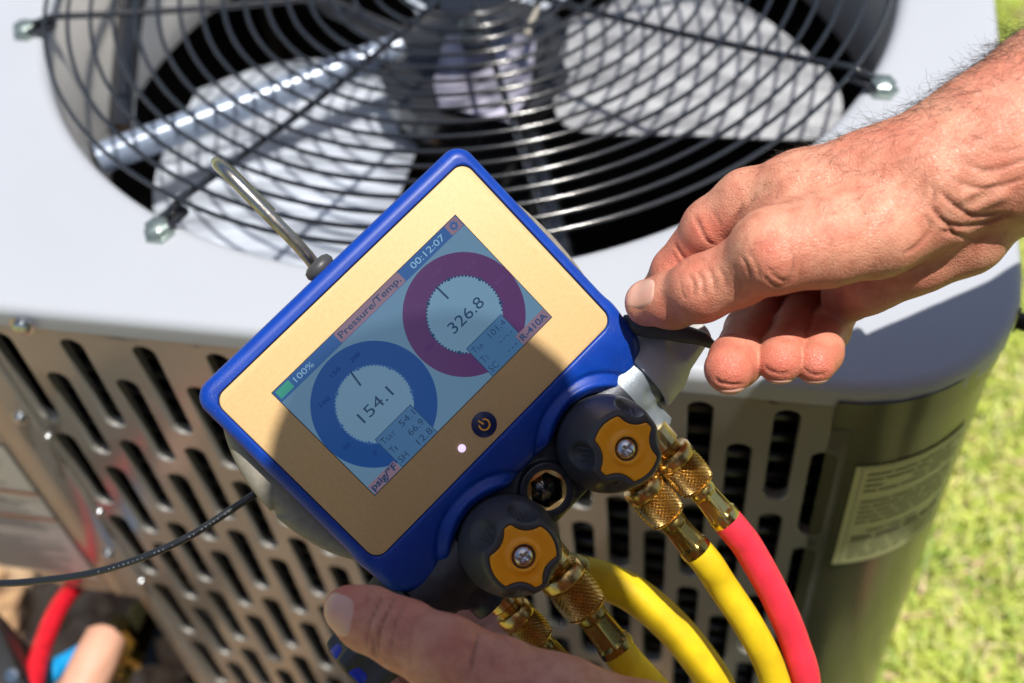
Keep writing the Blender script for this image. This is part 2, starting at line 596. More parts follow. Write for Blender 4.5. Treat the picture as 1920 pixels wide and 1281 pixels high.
# left: folded post with screws and the service cover with its wiring label
post = prism(np.array([(-.283, ZT - .40), (-.2485, ZT - .40), (-.2485, ZT - .018), (-.283, ZT - .018)]), 0, .004, .001, 2)
toF = Matrix(((1, 0, 0, 0), (0, 0, -1, YF), (0, 1, 0, 0), (0, 0, 0, 1)))
mesh('corner_post', *xf(post, toF), M_case, AC, sharp=40)
post2 = prism(np.array([(-.262, .03), (-.2485, .03), (-.2485, ZT - .40), (-.262, ZT - .40)]), 0, .0035, .001, 2)
mesh('lower_post', *xf(post2, toF), M_case, AC, sharp=40)
P = [(-.2835, YF - .002), (-.33, YF - .002)]
for k in range(9):
    a = -math.pi / 2 - math.pi / 2 * k / 8
    P.append((-HX + .075 + .075 * math.cos(a), YF - .002 + .075 + .075 * math.sin(a)))
P += [(-HX, -HY + .18)]
P = np.array(P)
V = [(p[0], p[1], ZT - .018) for p in P] + [(p[0], p[1], ZT - .402) for p in P] + [(p[0] + .008, p[1] + .008, ZT - .402) for p in P]
n = len(P)
Fc = [[i, i + 1, n + i + 1, n + i] for i in range(n - 1)] + [[n + i, n + i + 1, 2 * n + i + 1, 2 * n + i] for i in range(n - 1)]
sc = mesh('service_cover', V, Fc, M_case, AC, sharp=50)
# label
M_paper = mat('label_paper', (.62, .60, .55), .45, var=(.56, .54, .50), vscale=15)
M_ink = mat('label_ink', (.22, .21, .20), .6)
M_inkb = mat('label_brown_ink', (.42, .20, .12), .6)
M_inkblue = mat('label_blue_ink', (.16, .2, .4), .6)
yl = YF - .0035
def flat(x0, z0, x1, z1, y):
    return [(x0, y, z0), (x1, y, z0), (x1, y, z1), (x0, y, z1)], [[0, 1, 2, 3]]
lab = mesh('warning_label', *flat(-.386, ZT - .375, -.291, ZT - .165, yl), M_paper, sc, smooth=False)
L = [flat(-.384, z, -.384 + w, z + .0016, yl - .0006) for z, w in [(ZT - .18 - .0045 * i, .08 * random.uniform(.5, 1.05)) for i in range(43)] if not any(abs(z - zz) < .006 for zz in (ZT - .208, ZT - .232, ZT - .272, ZT - .30))]
mesh('fine_print', *join(L), M_ink, lab, smooth=False)
mesh('brown_heading', *join([flat(-.386, ZT - .236, -.291, ZT - .230, yl - .0008), flat(-.386, ZT - .276, -.291, ZT - .270, yl - .0008)]), M_inkb, lab, smooth=False)
mesh('blue_heading', *flat(-.386, ZT - .212, -.32, ZT - .205, yl - .0008), M_inkblue, lab, smooth=False)
# rating plate on the right-hand corner (curved with the sheet)
M_plate = mat('rating_plate_film', (.50, .51, .27), .45)
A0 = U((1620, 880), y=-HY + .012); A1 = U((1575, 1050), y=-HY + .006)
def onskin(s, z, lift):
    # s = distance along the sheet from the start of the corner curve
    if s <= 0: return (HX - CRN + s, -HY - lift, z)
    a = -math.pi / 2 + s / (CRN - .002)
    return (HX - CRN + (CRN - .004 + lift) * math.cos(a), -(HY - CRN) + (CRN + lift) * math.sin(a), z)
def patch(s0, s1, z0, z1, lift, n=14):
    V = []
    for z in (z0, z1):
        for k in range(n + 1): V.append(onskin(s0 + (s1 - s0) * k / n, z, lift))
    return V, [[k, k + 1, n + 2 + k, n + 1 + k] for k in range(n)]
zp1, zp0 = ZT - .078, ZT - .200
s0p = .014
rp = mesh('rating_plate', *patch(s0p, s0p + .082, zp0, zp1, .0008), M_plate, AC)
L = []
for i in range(17):
    z = zp1 - .009 - i * .0064
    if i in (4, 10): continue
    s = s0p + .008
    while s < s0p + .074:
        w = random.uniform(.006, .020)
        if random.random() < .93: L.append(patch(s, min(s + w, s0p + .077), z - .0011 - .0015 * (i == 12), z + .0005, .0013, 6))
        s += w + .0016
mesh('plate_print', *join(L), mat('plate_ink', (.05, .05, .03), .6), rp, smooth=False)
fr = [patch(s0p + .002, s0p + .08, zp1 - .0022, zp1 - .0016, .0014), patch(s0p + .002, s0p + .08, zp0 + .0016, zp0 + .0022, .0014), patch(s0p + .004, s0p + .0046, zp0 + .002, zp1 - .002, .0014, 2), patch(s0p + .006, s0p + .078, zp0 + .030, zp0 + .0306, .0014)]
mesh('plate_border', *join(fr), M_ink, rp, smooth=False)

# coil behind the slots: fins packed over tubes
V, Fc = [], []
yc = YF + .03
fins = []
for i in range(150):
    z = .05 + i * .0046
    fins.append(box((.02, yc + .012, z), (.29, .012, .0004)))
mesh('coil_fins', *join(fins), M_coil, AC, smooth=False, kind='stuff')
tubes = [tube([(-.25, yc - .006, z), (.30, yc - .006, z), (.355, yc + .03, z), (.372, -.30, z), (.372, .33, z)], .0045, 8) for z in np.arange(.07, .73, .0232)]
mesh('coil_tubes', *join(tubes), mat('coil_tube_metal', (.07, .075, .085), .35, metal=.8), AC, kind='stuff')
cb = [box((0, yc + .045, .36), (.30, .003, .34)), box((0, .372, .36), (.37, .003, .34)), box((-.372, .05, .36), (.003, .30, .34)), box((.350, .02, .36), (.003, .31, .34)), box((0, 0, .02), (.395, .385, .018))]
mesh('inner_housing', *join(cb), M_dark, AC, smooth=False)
mesh('base_pan', *prism(rrect(HX - .002, HY - .002, CRN - .003), 0.002, .035, .004), M_case, AC, sharp=40)

# screws
def screw_geo(r=.0055):
    hd = lathe([(r * 1.5, 0), (r * 1.5, .0008), (r, .001), (r, .0035), (r * .8, .0045), (r * .01, .0048)], 12)
    return hd
def place_screw(x, z, r=.0055, y=YF - .004, m=None):
    g = xf(screw_geo(r), Matrix.Translation((x, y, z)) @ Matrix.Rotation(math.pi / 2, 4, 'X'))
    mesh('screw', *g, m or M_steel, AC, sharp=40)
for px in [(37, 787), (187, 960), (202, 1042), (265, 1090)]:
    p = U(px, y=YF - .006); place_screw(p[0], p[2], .0048 if px[0] in (37, 202) else .003)
p = U((93, 815), y=YF - .004); place_screw(p[0], p[2], .003)
p = U((36, 597), y=YF - .003); place_screw(p[0], ZT - .011, .0058)
aa = math.radians(-16)
Ms = Matrix.Translation((HX - CRN + CRN * math.cos(aa), -(HY - CRN) + CRN * math.sin(aa), ZT - .013)) @ frame((math.cos(aa), math.sin(aa), 0))
mesh('screw', *xf(lathe([(.008, 0), (.008, .001), (.0055, .0012), (.0055, .007), (.0045, .008), (.0001, .0082)], 12), Ms), mat('black_screw', (.02, .02, .022), .3, metal=.5), AC, sharp=40)

# fan guard: concentric wires on eight spokes, dished towards the middle
def dish(r): return ZT + .012 - .028 * (1 - (r / .33) ** 2)
fg = mesh('fan_guard', *xf(lathe([(.0001, 0), (.045, 0), (.047, .002), (.045, .004), (.0001, .004)], 32, False), Matrix.Translation((0, 0, dish(0) - .006))), M_black, AC, sharp=40)
for i in range(17):
    r = .33 - .0168 * i
    a = np.linspace(0, 2 * math.pi, 128, endpoint=False)
    wob = .0005 * np.sin(a * 8)
    P = np.stack([r * np.cos(a), r * np.sin(a), dish(r) + .0035 + wob], 1)
    mesh('ring_wire', *tube(P, .00165, 8, closed=True), M_black, fg)
M_foot = mat('green_grey_bolt', (.30, .36, .34), .35, metal=.8)
for i, adeg in enumerate((-175.4, -129.6, -84.6, -39, 5, 50, 95, 140)):
    a = math.radians(adeg) - YAW
    rr_ = np.linspace(.342, .04, 20)
    P = [(r * math.cos(a), r * math.sin(a), dish(r) - .0005 - (.006 if r > .336 else 0)) for r in rr_]
    sp = mesh('spoke', *tube(P, .0026, 8), M_black, fg)
    fx, fy = .350 * math.cos(a), .350 * math.sin(a)
    ft = join([xf(lathe([(.011, 0), (.011, .002), (.0085, .0025), (.0085, .008), (.006, .0095), (.0001, .01)], 6), Matrix.Translation((fx, fy, ZT)))])
    mesh('foot_bolt', *ft, M_foot, sp, sharp=30)
    tab = prism(rrect(.013, .0075, .004, 4), 0, .003, .0008)
    mesh('foot_tab', *xf(tab, Matrix.Translation((.339 * math.cos(a), .339 * math.sin(a), ZT + .003)) @ Matrix.Rotation(a, 4, 'Z')), M_black, sp, sharp=40)

# fan: hub, motor and four sheet-metal blades below the guard
fan = mesh('fan_hub', *xf(lathe([(.0001, -.03), (.06, -.03), (.085, -.028), (.086, 0), (.06, .006), (.03, .010), (.013, .012), (.013, .022), (.0085, .025), (.0001, .026)], 40, False), Matrix.Translation((0, 0, ZT - .10))), mat('black_hub_enamel', (.018, .018, .02), .22, spec=.6, coat=.4), AC, sharp=40)
mesh('motor_shaft', *xf(lathe([(.0001, 0), (.013, 0), (.013, .012), (.0085, .014), (.0085, .03), (.0001, .031)], 24, False), Matrix.Translation((0, 0, ZT - .078))), M_foot, fan, sharp=40)
def blade(a0, outl, tilt, dz, m=M_alu):
    """outline in the unit's plan, slightly cupped"""
    P = np.array(outl); c = P.mean(0)
    n = len(P); V = []; Fc = []
    rings = 5
    for k in range(rings):
        f = 1 - k / rings
        for p in P:
            q = c + (p - c) * f
            V.append(q)
    V.append(c)
    V = np.array(V)
    z = ZT + dz + tilt[0] * (V[:, 0] - c[0]) + tilt[1] * (V[:, 1] - c[1]) - .35 * ((V - c) ** 2).sum(1)
    V = np.column_stack([V, z])
    for k in range(rings - 1):
        for i in range(n):
            j = (i + 1) % n
            Fc.append([k * n + i, k * n + j, (k + 1) * n + j, (k + 1) * n + i])
    for i in range(n): Fc.append([(rings - 1) * n + i, (rings - 1) * n + (i + 1) % n, rings * n])
    top = V.copy(); bot = V.copy(); bot[:, 2] -= .0018
    N_ = len(V)
    F2 = [f[::-1] for f in Fc]; 
    F2 = [[i + N_ for i in f] for f in F2]
    rim = [[i, N_ + i, N_ + (i + 1) % n, (i + 1) % n] for i in range(n)]
    return np.concatenate([top, bot]), Fc + F2 + rim
Asp = spline([(-.305, .05), (-.225, .092), (-.135, .070), (-.058, -.02), (-.045, -.10), (-.055, -.18), (-.10, -.235), (-.185, -.232), (-.255, -.165), (-.29, -.08), (-.300, .02)], 60)[:-1]
mesh('fan_blade', *blade(0, Asp[::-1], (.12, -.10), -.155), M_alu, fan, sharp=40)
Csp = spline([(.075, .045), (.152, .095), (.225, .075), (.296, .012), (.308, -.03), (.289, -.056), (.192, -.068), (.094, -.072), (.072, -.03), (.075, .045)], 60)[:-1]
mesh('fan_blade', *blade(0, Csp[::-1], (-.06, .16), -.10), mat('dull_aluminium_blade', (.42, .43, .45), .38, metal=.3, var=(.22, .225, .24), vscale=15, vamt=.9, stretch=(1, 4, 1)), fan, sharp=40)
Dsp = np.array([(-.02, .07), (.06, .12), (.08, .22), (0, .30), (-.12, .28), (-.15, .2), (-.08, .10)])
mesh('fan_blade', *blade(0, Dsp, (.1, .1), -.12), M_alu, fan, sharp=40)
# bracket arm and struts that carry the motor
M_arm = mat('blue_grey_bracket', (.22, .27, .36), .28, metal=.15, spec=.6)
p0, p1 = np.array([-.289, -.157]), np.array([-.070, .006])
arm = [tube([(p0[0], p0[1], ZT - .098), (p1[0], p1[1], ZT - .098)], .0125, 16)]
mesh('motor_bracket', *join(arm), M_arm, AC, sharp=60)
arm = [tube([(.05, -.05, ZT - .13), (.14, -.30, ZT - .13)], .010, 12), tube([(.05, .06, ZT - .13), (.22, .24, ZT - .13)], .010, 12), tube([(-.07, .05, ZT - .13), (-.28, .16, ZT - .13)], .010, 12)]
mesh('motor_bracket', *join(arm), M_black, AC, sharp=60)
mesh('motor', *xf(lathe([(.0001, -.16), (.075, -.16), (.08, -.15), (.08, -.02), (.07, -.005), (.0001, 0)], 32, False), Matrix.Translation((0, 0, ZT - .13))), M_dark, AC, sharp=40)
# pressed counter plate seen through the guard
mesh('motor_nameplate', *xf(prism(np.array([(-.027, -.062), (-.016, -.088), (.045, -.102), (.056, -.072), (.05, .003), (-.028, -.003)]), 0, .002, .0006, 2), Matrix.Translation((0, .012, ZT - .086)) @ Matrix.Rotation(.06, 4, 'X')), mat('lilac_grey_metal', (.55, .53, .66), .35, metal=.5, var=(.22, .22, .28), vscale=45, vamt=1.2), AC, sharp=40)

# dark bar added for the shaded gap, rusty clips and grey stay between the blades and the orifice
M_rust = mat('rusty_clip', (.30, .09, .03), .6, metal=.3)
ds = [tube(spline([(-.325, .10, ZT - .06), (-.318, .02, ZT - .07), (-.300, -.06, ZT - .085), (-.285, -.12, ZT - .10)], 16), .011, 10)]
mesh('gap_shade_bar', *join(ds), M_black, AC, sharp=60)
for cx_, cy_, a_ in ((-.155, .045, .3), (-.02, -.235, 1.1), (.0, -.262, .2)):
    mesh('rusty_clip', *xf(box((0, 0, 0), (.018, .005, .003), .0015), Matrix.Translation((cx_, cy_, ZT - .07)) @ Matrix.Rotation(a_, 4, 'Z')), M_rust, AC)
st = [tube([(.075, .13, ZT - .02), (.060, .05, ZT - .035), (.052, -.03, ZT - .05)], .0035, 8)]
mesh('lead_conduit', *join(st), mat('beige_conduit', (.45, .42, .36), .4), AC)
# ================================================================== digital manifold gauge
DM = Matrix(((0.77997255, -0.58725362, 0.21627759, -0.04238769), (0.56901596, 0.52162661, -0.63570947, 0.33411992),
             (0.26050654, 0.61890134, 0.74101112, 0.15091761 + ZT), (0, 0, 0, 1)))
DMn = np.array(DM)
def dev_world(p):
    p = np.asarray(p, float)
    return p @ DMn[:3, :3].T + DMn[:3, 3]
def dpx(px, z):
    """device-local point at a pixel on the local plane z"""
    d = CF + (px[0] - 960) / F * CR - (px[1] - 640.5) / F * CU
    nn = DMn[:3, 2]; o = DMn[:3, 3] + nn * z
    P = CAM + d * (((o - CAM) @ nn) / (d @ nn))
    return (P - DMn[:3, 3]) @ DMn[:3, :3]
DV = empty('digital_manifold_gauge', DM, label='blue digital refrigerant gauge with gold face and lit screen, held in two hands', cat='gauge')

M_blue = mat('blue_rubberised_plastic', (.001, .045, .34), .42, spec=.32, var=(.001, .036, .29), vscale=120, vamt=.7, bump=.00006, bscale=2600, coat=.15, crough=.3)
# pale sanding dust on the blue shell
def add_dust(m, scale, lo, hi, amt, col=(.8, .75, .6)):
    t = m.node_tree; b = t.nodes['Principled BSDF']
    tc = t.nodes.new('ShaderNodeTexCoord')
    v = t.nodes.new('ShaderNodeTexVoronoi'); v.inputs['Scale'].default_value = scale
    n = t.nodes.new('ShaderNodeTexNoise'); n.inputs['Scale'].default_value = 35; n.inputs['Detail'].default_value = 3
    t.links.new(tc.outputs['Object'], v.inputs['Vector']); t.links.new(tc.outputs['Object'], n.inputs['Vector'])
    r1 = t.nodes.new('ShaderNodeMapRange'); r1.inputs[1].default_value = .17; r1.inputs[2].default_value = .10
    t.links.new(v.outputs['Distance'], r1.inputs[0])
    r2 = t.nodes.new('ShaderNodeMapRange'); r2.inputs[1].default_value = lo; r2.inputs[2].default_value = hi; r2.inputs[4].default_value = amt
    t.links.new(n.outputs['Fac'], r2.inputs[0])
    gt = t.nodes.new('ShaderNodeMath'); gt.operation = 'MULTIPLY'
    t.links.new(r1.outputs[0], gt.inputs[0]); t.links.new(r2.outputs[0], gt.inputs[1])
    mx = t.nodes.new('ShaderNodeMix'); mx.data_type = 'RGBA'
    src = b.inputs['Base Color'].links[0].from_socket if b.inputs['Base Color'].links else None
    if src: t.links.new(src, mx.inputs[6])
    else: mx.inputs[6].default_value = b.inputs['Base Color'].default_value
    mx.inputs[7].default_value = col + (1,)
    t.links.new(gt.outputs[0], mx.inputs[0]); t.links.new(mx.outputs[2], b.inputs['Base Color'])
add_dust(M_blue, 1500, .45, .75, .6)
M_gold = mat('champagne_overlay', (.635, .425, .200), .52, spec=.35, var=(.575, .38, .172), vscale=420, vamt=.7, bump=.000012, bscale=3500, stretch=(1, 2.2, 1), det=8)
M_seam = mat('dark_seam', (.01, .01, .014), .7)
M_boot = mat('taupe_rubber_boot', (.22, .20, .165), .6, var=(.27, .245, .2), vscale=300, vamt=.7, bump=.0001, bscale=1500)
M_rub = mat('charcoal_rubber', (.050, .051, .056), .43, spec=.45, var=(.052, .052, .056), vscale=150, vamt=.7, bump=.00005, bscale=2400)
add_dust(M_rub, 1900, .50, .85, .35, (.5, .5, .5))
M_blk = mat('navy_black_casting', (.022, .025, .034), .38, metal=.35, spec=.5, bump=.0001, bscale=1400, var=(.035, .04, .055), vscale=200, vamt=.6)
M_zinc = mat('zinc_casting', (.24, .275, .31), .45, metal=.5, var=(.18, .21, .245), vscale=60, vamt=.8, bump=.00012, bscale=700)
M_orange = mat('orange_plastic', (1.0, .40, .010), .36, spec=.4, var=(.97, .37, .01), vscale=90, vamt=.6, coat=.1, sss=.25)
M_brass = mat('brass', (.74, .53, .21), .26, metal=1, var=(.52, .35, .13), vscale=160, vamt=.7, bump=.00004, bscale=900, rvar=.07)
M_screw = mat('chromed_screw', (.62, .65, .70), .25, metal=1, bump=.00006, bscale=1500, var=(.45, .47, .5), vscale=400, vamt=.6)

K1, K2 = (.0335, -.0892), (-.0295, -.0892)
def rr2(X, Y, hx, hy, r, cx=0, cy=0):
    qx = np.abs(X - cx) - (hx - r); qy = np.abs(Y - cy) - (hy - r)
    return np.hypot(np.maximum(qx, 0), np.maximum(qy, 0)) + np.minimum(np.maximum(qx, qy), 0) - r
def body_fn(P):
    X, Y, Z = P[..., 0], P[..., 1], P[..., 2]
    d = rr2(X, Y, .0800, .0535, .0085)
    d = smin(d, rr2(X, Y, .058, .016, .008, 0, -.0565), .004)
    for s in (-1, 1):
        d = smin(d, np.hypot(X - s * .0645, Y + .0630) - .0150, .014)
    ht = 0.0006 - .0065 * np.clip((-.0545 - Y) / .020, 0, 1) ** 1.4
    ht = ht + .0012 * np.clip((np.abs(X) - .045) / .03, 0, 1) * np.clip((-.055 - Y) / .01, 0, 1)
    for k in (K1, K2):
        rk = np.hypot(X - k[0], Y - k[1])
        ht = ht + .0024 * np.exp(-((rk - .0262) / .0022) ** 2) * (Y < -.053) * np.clip((-.0545 - Y) / .004, 0, 1)
        ht = ht - .0010 * np.exp(-((rk - .0312) / .0012) ** 2) * np.clip((-.0565 - Y) / .004, 0, 1)
    r = .0052
    a = d + r
    b = np.abs(Z - (ht - .0065)) - .0065 + r
    e = np.minimum(np.maximum(a, b), 0) + np.hypot(np.maximum(a, 0), np.maximum(b, 0)) - r
    # recess for the face plate
    g = np.maximum(rr2(X, Y, .0748, .0494, .0062, 0, -.0031), -(Z + .0006))
    e = np.maximum(e, -g)
    for k in (K1, K2):
        e = smax(e, -(np.hypot(X - k[0], Y - k[1]) - .0228), .0015)
    return e
V, Q, _ = nets(body_fn, (-.086, -.084, -.016), (.086, .058, .004), .00075)
body = mesh('housing', V, Q, M_blue, DV)
fo = rrect(.0747, .0493, .0062, 8, 0, -.0031)
mesh('seam', *prism(fo, -.0012, -.00045), M_seam, body, smooth=False)
face = mesh('face_plate', *prism(rrect(.07425, .04885, .0058, 8, 0, -.0031), -.0010, .0001, .00025, 2), M_gold, DV, sharp=40)

# ---- screen
def led(name, c, s=.8, base=None, rough=.22):
    return mat(name, base or tuple(x * .25 for x in c), rough, emit=c, es=s, spec=.5, coat=.3, crough=.12)
SB = led('screen_pale_blue', (.080, .155, .235))
SRB = led('screen_ring_blue', (.008, .045, .17))
SRR = led('screen_ring_red', (.060, .024, .085))
SIN = led('screen_dial_centre', (.100, .185, .27))
SBAR = led('screen_bar_blue', (.020, .070, .20))
SOR = led('screen_orange', (.15, .10, .14))
SGR = led('screen_green', (.03, .20, .15))
SPAN = led('screen_panel', (.040, .105, .21))
SDK = led('screen_dark_ink', (.012, .035, .085))
SMU = led('screen_muted_ink', (.016, .045, .11))
SLT = led('screen_light_ink', (.16, .30, .42))
def poly(P, z):
    return [(p[0] * .001, p[1] * .001, z) for p in P], [list(range(len(P)))]
def circ2(cx, cy, r, n=96): return [(cx + r * math.cos(2 * math.pi * k / n), cy + r * math.sin(2 * math.pi * k / n)) for k in range(n)]
def rect2(x0, y0, x1, y1): return [(x0, y0), (x1, y0), (x1, y1), (x0, y1)]
def ring2(cx, cy, r0, r1, n=128):
    V = []
    for k in range(n):
        a = 2 * math.pi * k / n
        V.append((cx + r0 * math.cos(a), cy + r0 * math.sin(a)))
        V.append((cx + r1 * math.cos(a), cy + r1 * math.sin(a)))
    return V, [[2 * k, 2 * k + 1, (2 * k + 3) % (2 * n), (2 * k + 2) % (2 * n)] for k in range(n)]
Z0 = .00012
mesh('screen_bezel', *poly(rect2(-55.35, -31.35, 55.35, 31.35), Z0 + .00003), M_seam, DV, smooth=False)
scr = mesh('screen', *poly(rect2(-55, -31, 55, 31), Z0 + .00008), SB, DV, smooth=False)
ST = .00004
def zl(i): return Z0 + .00008 + ST * i
def el(name, part, lvl, m):
    V, Fc = part
    V = [(v[0], v[1], zl(lvl)) for v in V]
    return mesh(name, V, Fc, m, scr, smooth=False)
def T(s, x, y, w, h=None, bold=0.0, align='l'):
    V, Fc = text_mesh(s, w * .001, h * .001 if h else None, bold)
    V[:, 0] += x * .001 - (w * .001 if align == 'r' else 0); V[:, 1] += y * .001
    return V, Fc
el('status_bar', poly(rect2(-55, 25.3, 55, 31), 0), 1, SBAR)
el('battery_icon', poly([(-54, 26.4), (-46.5, 26.4), (-46.5, 30.4), (-54, 30.4)], 0), 2, SGR)
el('battery_readout', T('100%', -44.6, 27.0, 10.4, 2.7), 2, SLT)
el('title_box', poly(rrect(19.3, 2.75, .8, 4, 0, 28.25), 0), 2, SOR)
el('title_text', T('Pressure/Temp.', -18, 27.0, 36, 3.0, .012), 3, SDK)
el('clock_readout', T('00:12:07', 25.2, 26.8, 19.6, 3.0), 2, SLT)
el('settings_box', poly(rrect(3.4, 2.7, .6, 4, 51.3, 28.2), 0), 2, SOR)
def gear(cx, cy, r):
    n = 64; V = []
    for k in range(n):
        a = 2 * math.pi * k / n
        ro = r * (1.0 if math.cos(8 * a) > 0 else .74)
        V += [(cx + r * .34 * math.cos(a), cy + r * .34 * math.sin(a)), (cx + ro * math.cos(a), cy + ro * math.sin(a))]
    return [(p[0] * .001, p[1] * .001, 0) for p in V], [[2 * k, 2 * k + 1, (2 * k + 3) % (2 * n), (2 * k + 2) % (2 * n)] for k in range(n)]
el('gear_icon', gear(51.3, 28.2, 2.2), 3, SBAR)
def mm(part): return [(p[0] * .001, p[1] * .001, 0) for p in part[0]], part[1]
for cx, cy, m, val, vx, vw, ang in ((-27.7, -3.05, SRB, '154.1', -36.6, 18, 82), (27.7, -2.9, SRR, '326.8', 18.3, 19.2, 92)):
    rg = mm(ring2(cx, cy, 17.0, 27.4))
    rg = ([(x, min(y, .0253), z) for x, y, z in rg[0]], rg[1])
    el('dial_ring', rg, 1, m)
    el('dial_centre', poly(circ2(cx, cy, 17.02), 0), 2, SIN)
    dots = []
    for k in range(52):
        a = math.radians(90 + 138 - k * 276 / 51 * 1.0)
        if math.cos(a) > .15 and math.sin(a) < -.62: continue
        big = k % 9 == 2
        dots.append(poly(circ2(cx + 16.9 * math.cos(a), cy + 16.9 * math.sin(a), .85 if big else .48, 12), 0))
    el('scale_dots', join(dots), 3, SDK if m is SRR else SBAR)
    a = math.radians(ang); u = np.array([math.cos(a), math.sin(a)]); w = np.array([-u[1], u[0]]) * .45
    c = np.array([cx, cy]); base = c + u * 10
    el('needle', poly([base - w, base - w + u * 7.6, base + w + u * 7.6, base + w], 0), 3, SDK)
    el('dial_readout', T(val, vx, -5.9, vw, 5.4), 3, SDK)
nums = []
for s_, r_, a_, cx, cy in (('200', 21.5, 178, 27.7, -2.9), ('300', 21.3, 128, 27.7, -2.9), ('0', 20.8, 238, 27.7, -2.9), ('400', 22, 80, 27.7, -2.9), ('500', 22, 38, 27.7, -2.9), ('600', 22, 0, 27.7, -2.9)):
    a = math.radians(a_)
    nums.append(T(s_, cx + r_ * math.cos(a) - (.9 * len(s_)), cy + r_ * math.sin(a) - .9, 1.75 * len(s_), 1.9, .01))
el('scale_numbers', join(nums), 3, mat('screen_ring_ink_red', (.02, .01, .03), .3, emit=(.035, .012, .07), es=1))
nums = []
for s_, r_, a_, cx, cy in (('50', 21.5, 192, -27.7, -3.05), ('100', 21.3, 132, -27.7, -3.05), ('150', 21.8, 96, -27.7, -3.05), ('200', 22, 68, -27.7, -3.05), ('0', 21, 226, -27.7, -3.05)):
    a = math.radians(a_)
    nums.append(T(s_, cx + r_ * math.cos(a) - (.9 * len(s_)), cy + r_ * math.sin(a) - .9, 1.75 * len(s_), 1.9, .01))
el('scale_numbers', join(nums), 3, mat('screen_ring_ink_blue', (.0, .01, .03), .3, emit=(.002, .015, .09), es=1))
# value boxes
for x0, x1, rows, dash in ((-38.1, -17.1, (('T', 'SAT', '54.1'), ('T', '1', '66.9'), ('SH', '', '12.8')), 0), (17.8, 39.2, (('T', 'SA', '101.4'), ('T', '2', '- - - -'), ('SC', '', '- - - -')), 1)):
    yb = -30.9 if not dash else -30.9
    el('value_box_edge', poly(rect2(x0 - .3, yb, x1 + .3, -14.0), 0), 4, SDK)
    el('value_box', poly(rect2(x0, yb, x1, -14.3), 0), 5, SPAN)
    L = []
    for i, (a_, b_, v_) in enumerate(rows):
        y = -18.7 - 5.45 * i
        L.append(T(a_, x0 + .9, y, 2.3 * len(a_), 3.2))
        if b_: L.append(T(b_, x0 + 3.4, y, .6 if b_ == '1' else 1.15 if b_ == '2' else 1.6 * len(b_), 2.0))
        w = 8.3 if v_[0] != '-' and len(v_) == 4 else 9.6
        if v_[0] == '-':
            L += [poly(rect2(x1 - 9 + 2.2 * q, y + 1.2, x1 - 7.9 + 2.2 * q, y + 1.6), 0) for q in range(4)]
        else: L.append(T(v_, x1 - .8, y, w, 3.1, align='r'))
    L = [([(v[0], v[1], 0) for v in p[0]], p[1]) for p in L]
    el('value_text', join(L), 6, SMU if dash else SDK)
el('unit_box', poly([(-54.6, -30.9), (-39.0, -30.9), (-39.0, -26.3), (-54.6, -26.3)], 0), 3, SOR)
el('unit_text', T('psig/°F', -54.0, -29.6, 14.4, 3.0, .03), 4, SDK)
el('gas_box', poly(rect2(37.3, -30.9, 54.8, -25.6), 0), 7, SOR)
el('gas_text', T('R-410A', 38.3, -29.6, 15.6, 3.0, .02), 8, SMU)
# cover glass over the display: a thin tinted pane with scratches
# ---- power button and indicator lamp
pb = mesh('power_button', *xf(prism(np.array(circ2(0, 0, 5.75, 48)) * .001, 0, .00035, .0002, 2), Matrix.Translation((.0001, -.0435, .0001))), mat('navy_button', (.004, .012, .075), .35, coat=.4), DV, sharp=40)
pc = []
n = 30
V = []
for k in range(n + 1):
    a = math.radians(90 + 38 + (284) * k / n)
    V += [(2.0 * math.cos(a), 2.0 * math.sin(a)), (2.75 * math.cos(a), 2.75 * math.sin(a))]
pc.append(([(v[0] * .001, v[1] * .001, 0) for v in V], [[2 * k, 2 * k + 1, 2 * k + 3, 2 * k + 2] for k in range(n)]))
pc.append(poly(rect2(-.38, .3, .38, 3.2), 0))
Rz = Matrix.Translation((.0001, -.0435, .0006)) @ Matrix.Rotation(math.radians(14), 4, 'Z')
mesh('power_symbol', *xf(join(pc), Rz), mat('button_orange_ink', (.90, .40, .03), .4), pb, smooth=False)
V, Fc = lathe([(.0018, 0), (.0017, .0004), (.0012, .0009), (.0001, .0011)], 24)
mesh('indicator_lamp', *xf((V, Fc), Matrix.Translation((-.0142, -.0439, .0001))), mat('lit_lamp', (.6, .5, .8), .2, emit=(.70, .58, 1.0), es=.9), DV)

# ---- back shell
def shell_fn(P):
    X, Y, Z = P[..., 0], P[..., 1], P[..., 2]
    t = np.clip(1 - ((Y + .008) / .048) ** 2, 0, 1)
    e = .0755 + np.where(X > 0, .0095, .0165) * t ** .8
    d = np.maximum(np.abs(X) - e, np.abs(Y) - .051)
    for yk in (-.031, -.008, .013):
        nt_ = np.maximum(np.abs(Y - yk) - .0016, .0905 - np.abs(X))
        d = smax(d, -nt_, .0006)
    r = .007
    b = np.abs(Z + .027) - .016 + r
    a = d + r
    return np.minimum(np.maximum(a, b), 0) + np.hypot(np.maximum(a, 0), np.maximum(b, 0)) - r
V, Q, _ = nets(shell_fn, (-.1, -.056, -.048), (.1, .056, -.008), .0011)
mesh('back_shell', V, Q, M_boot, DV)

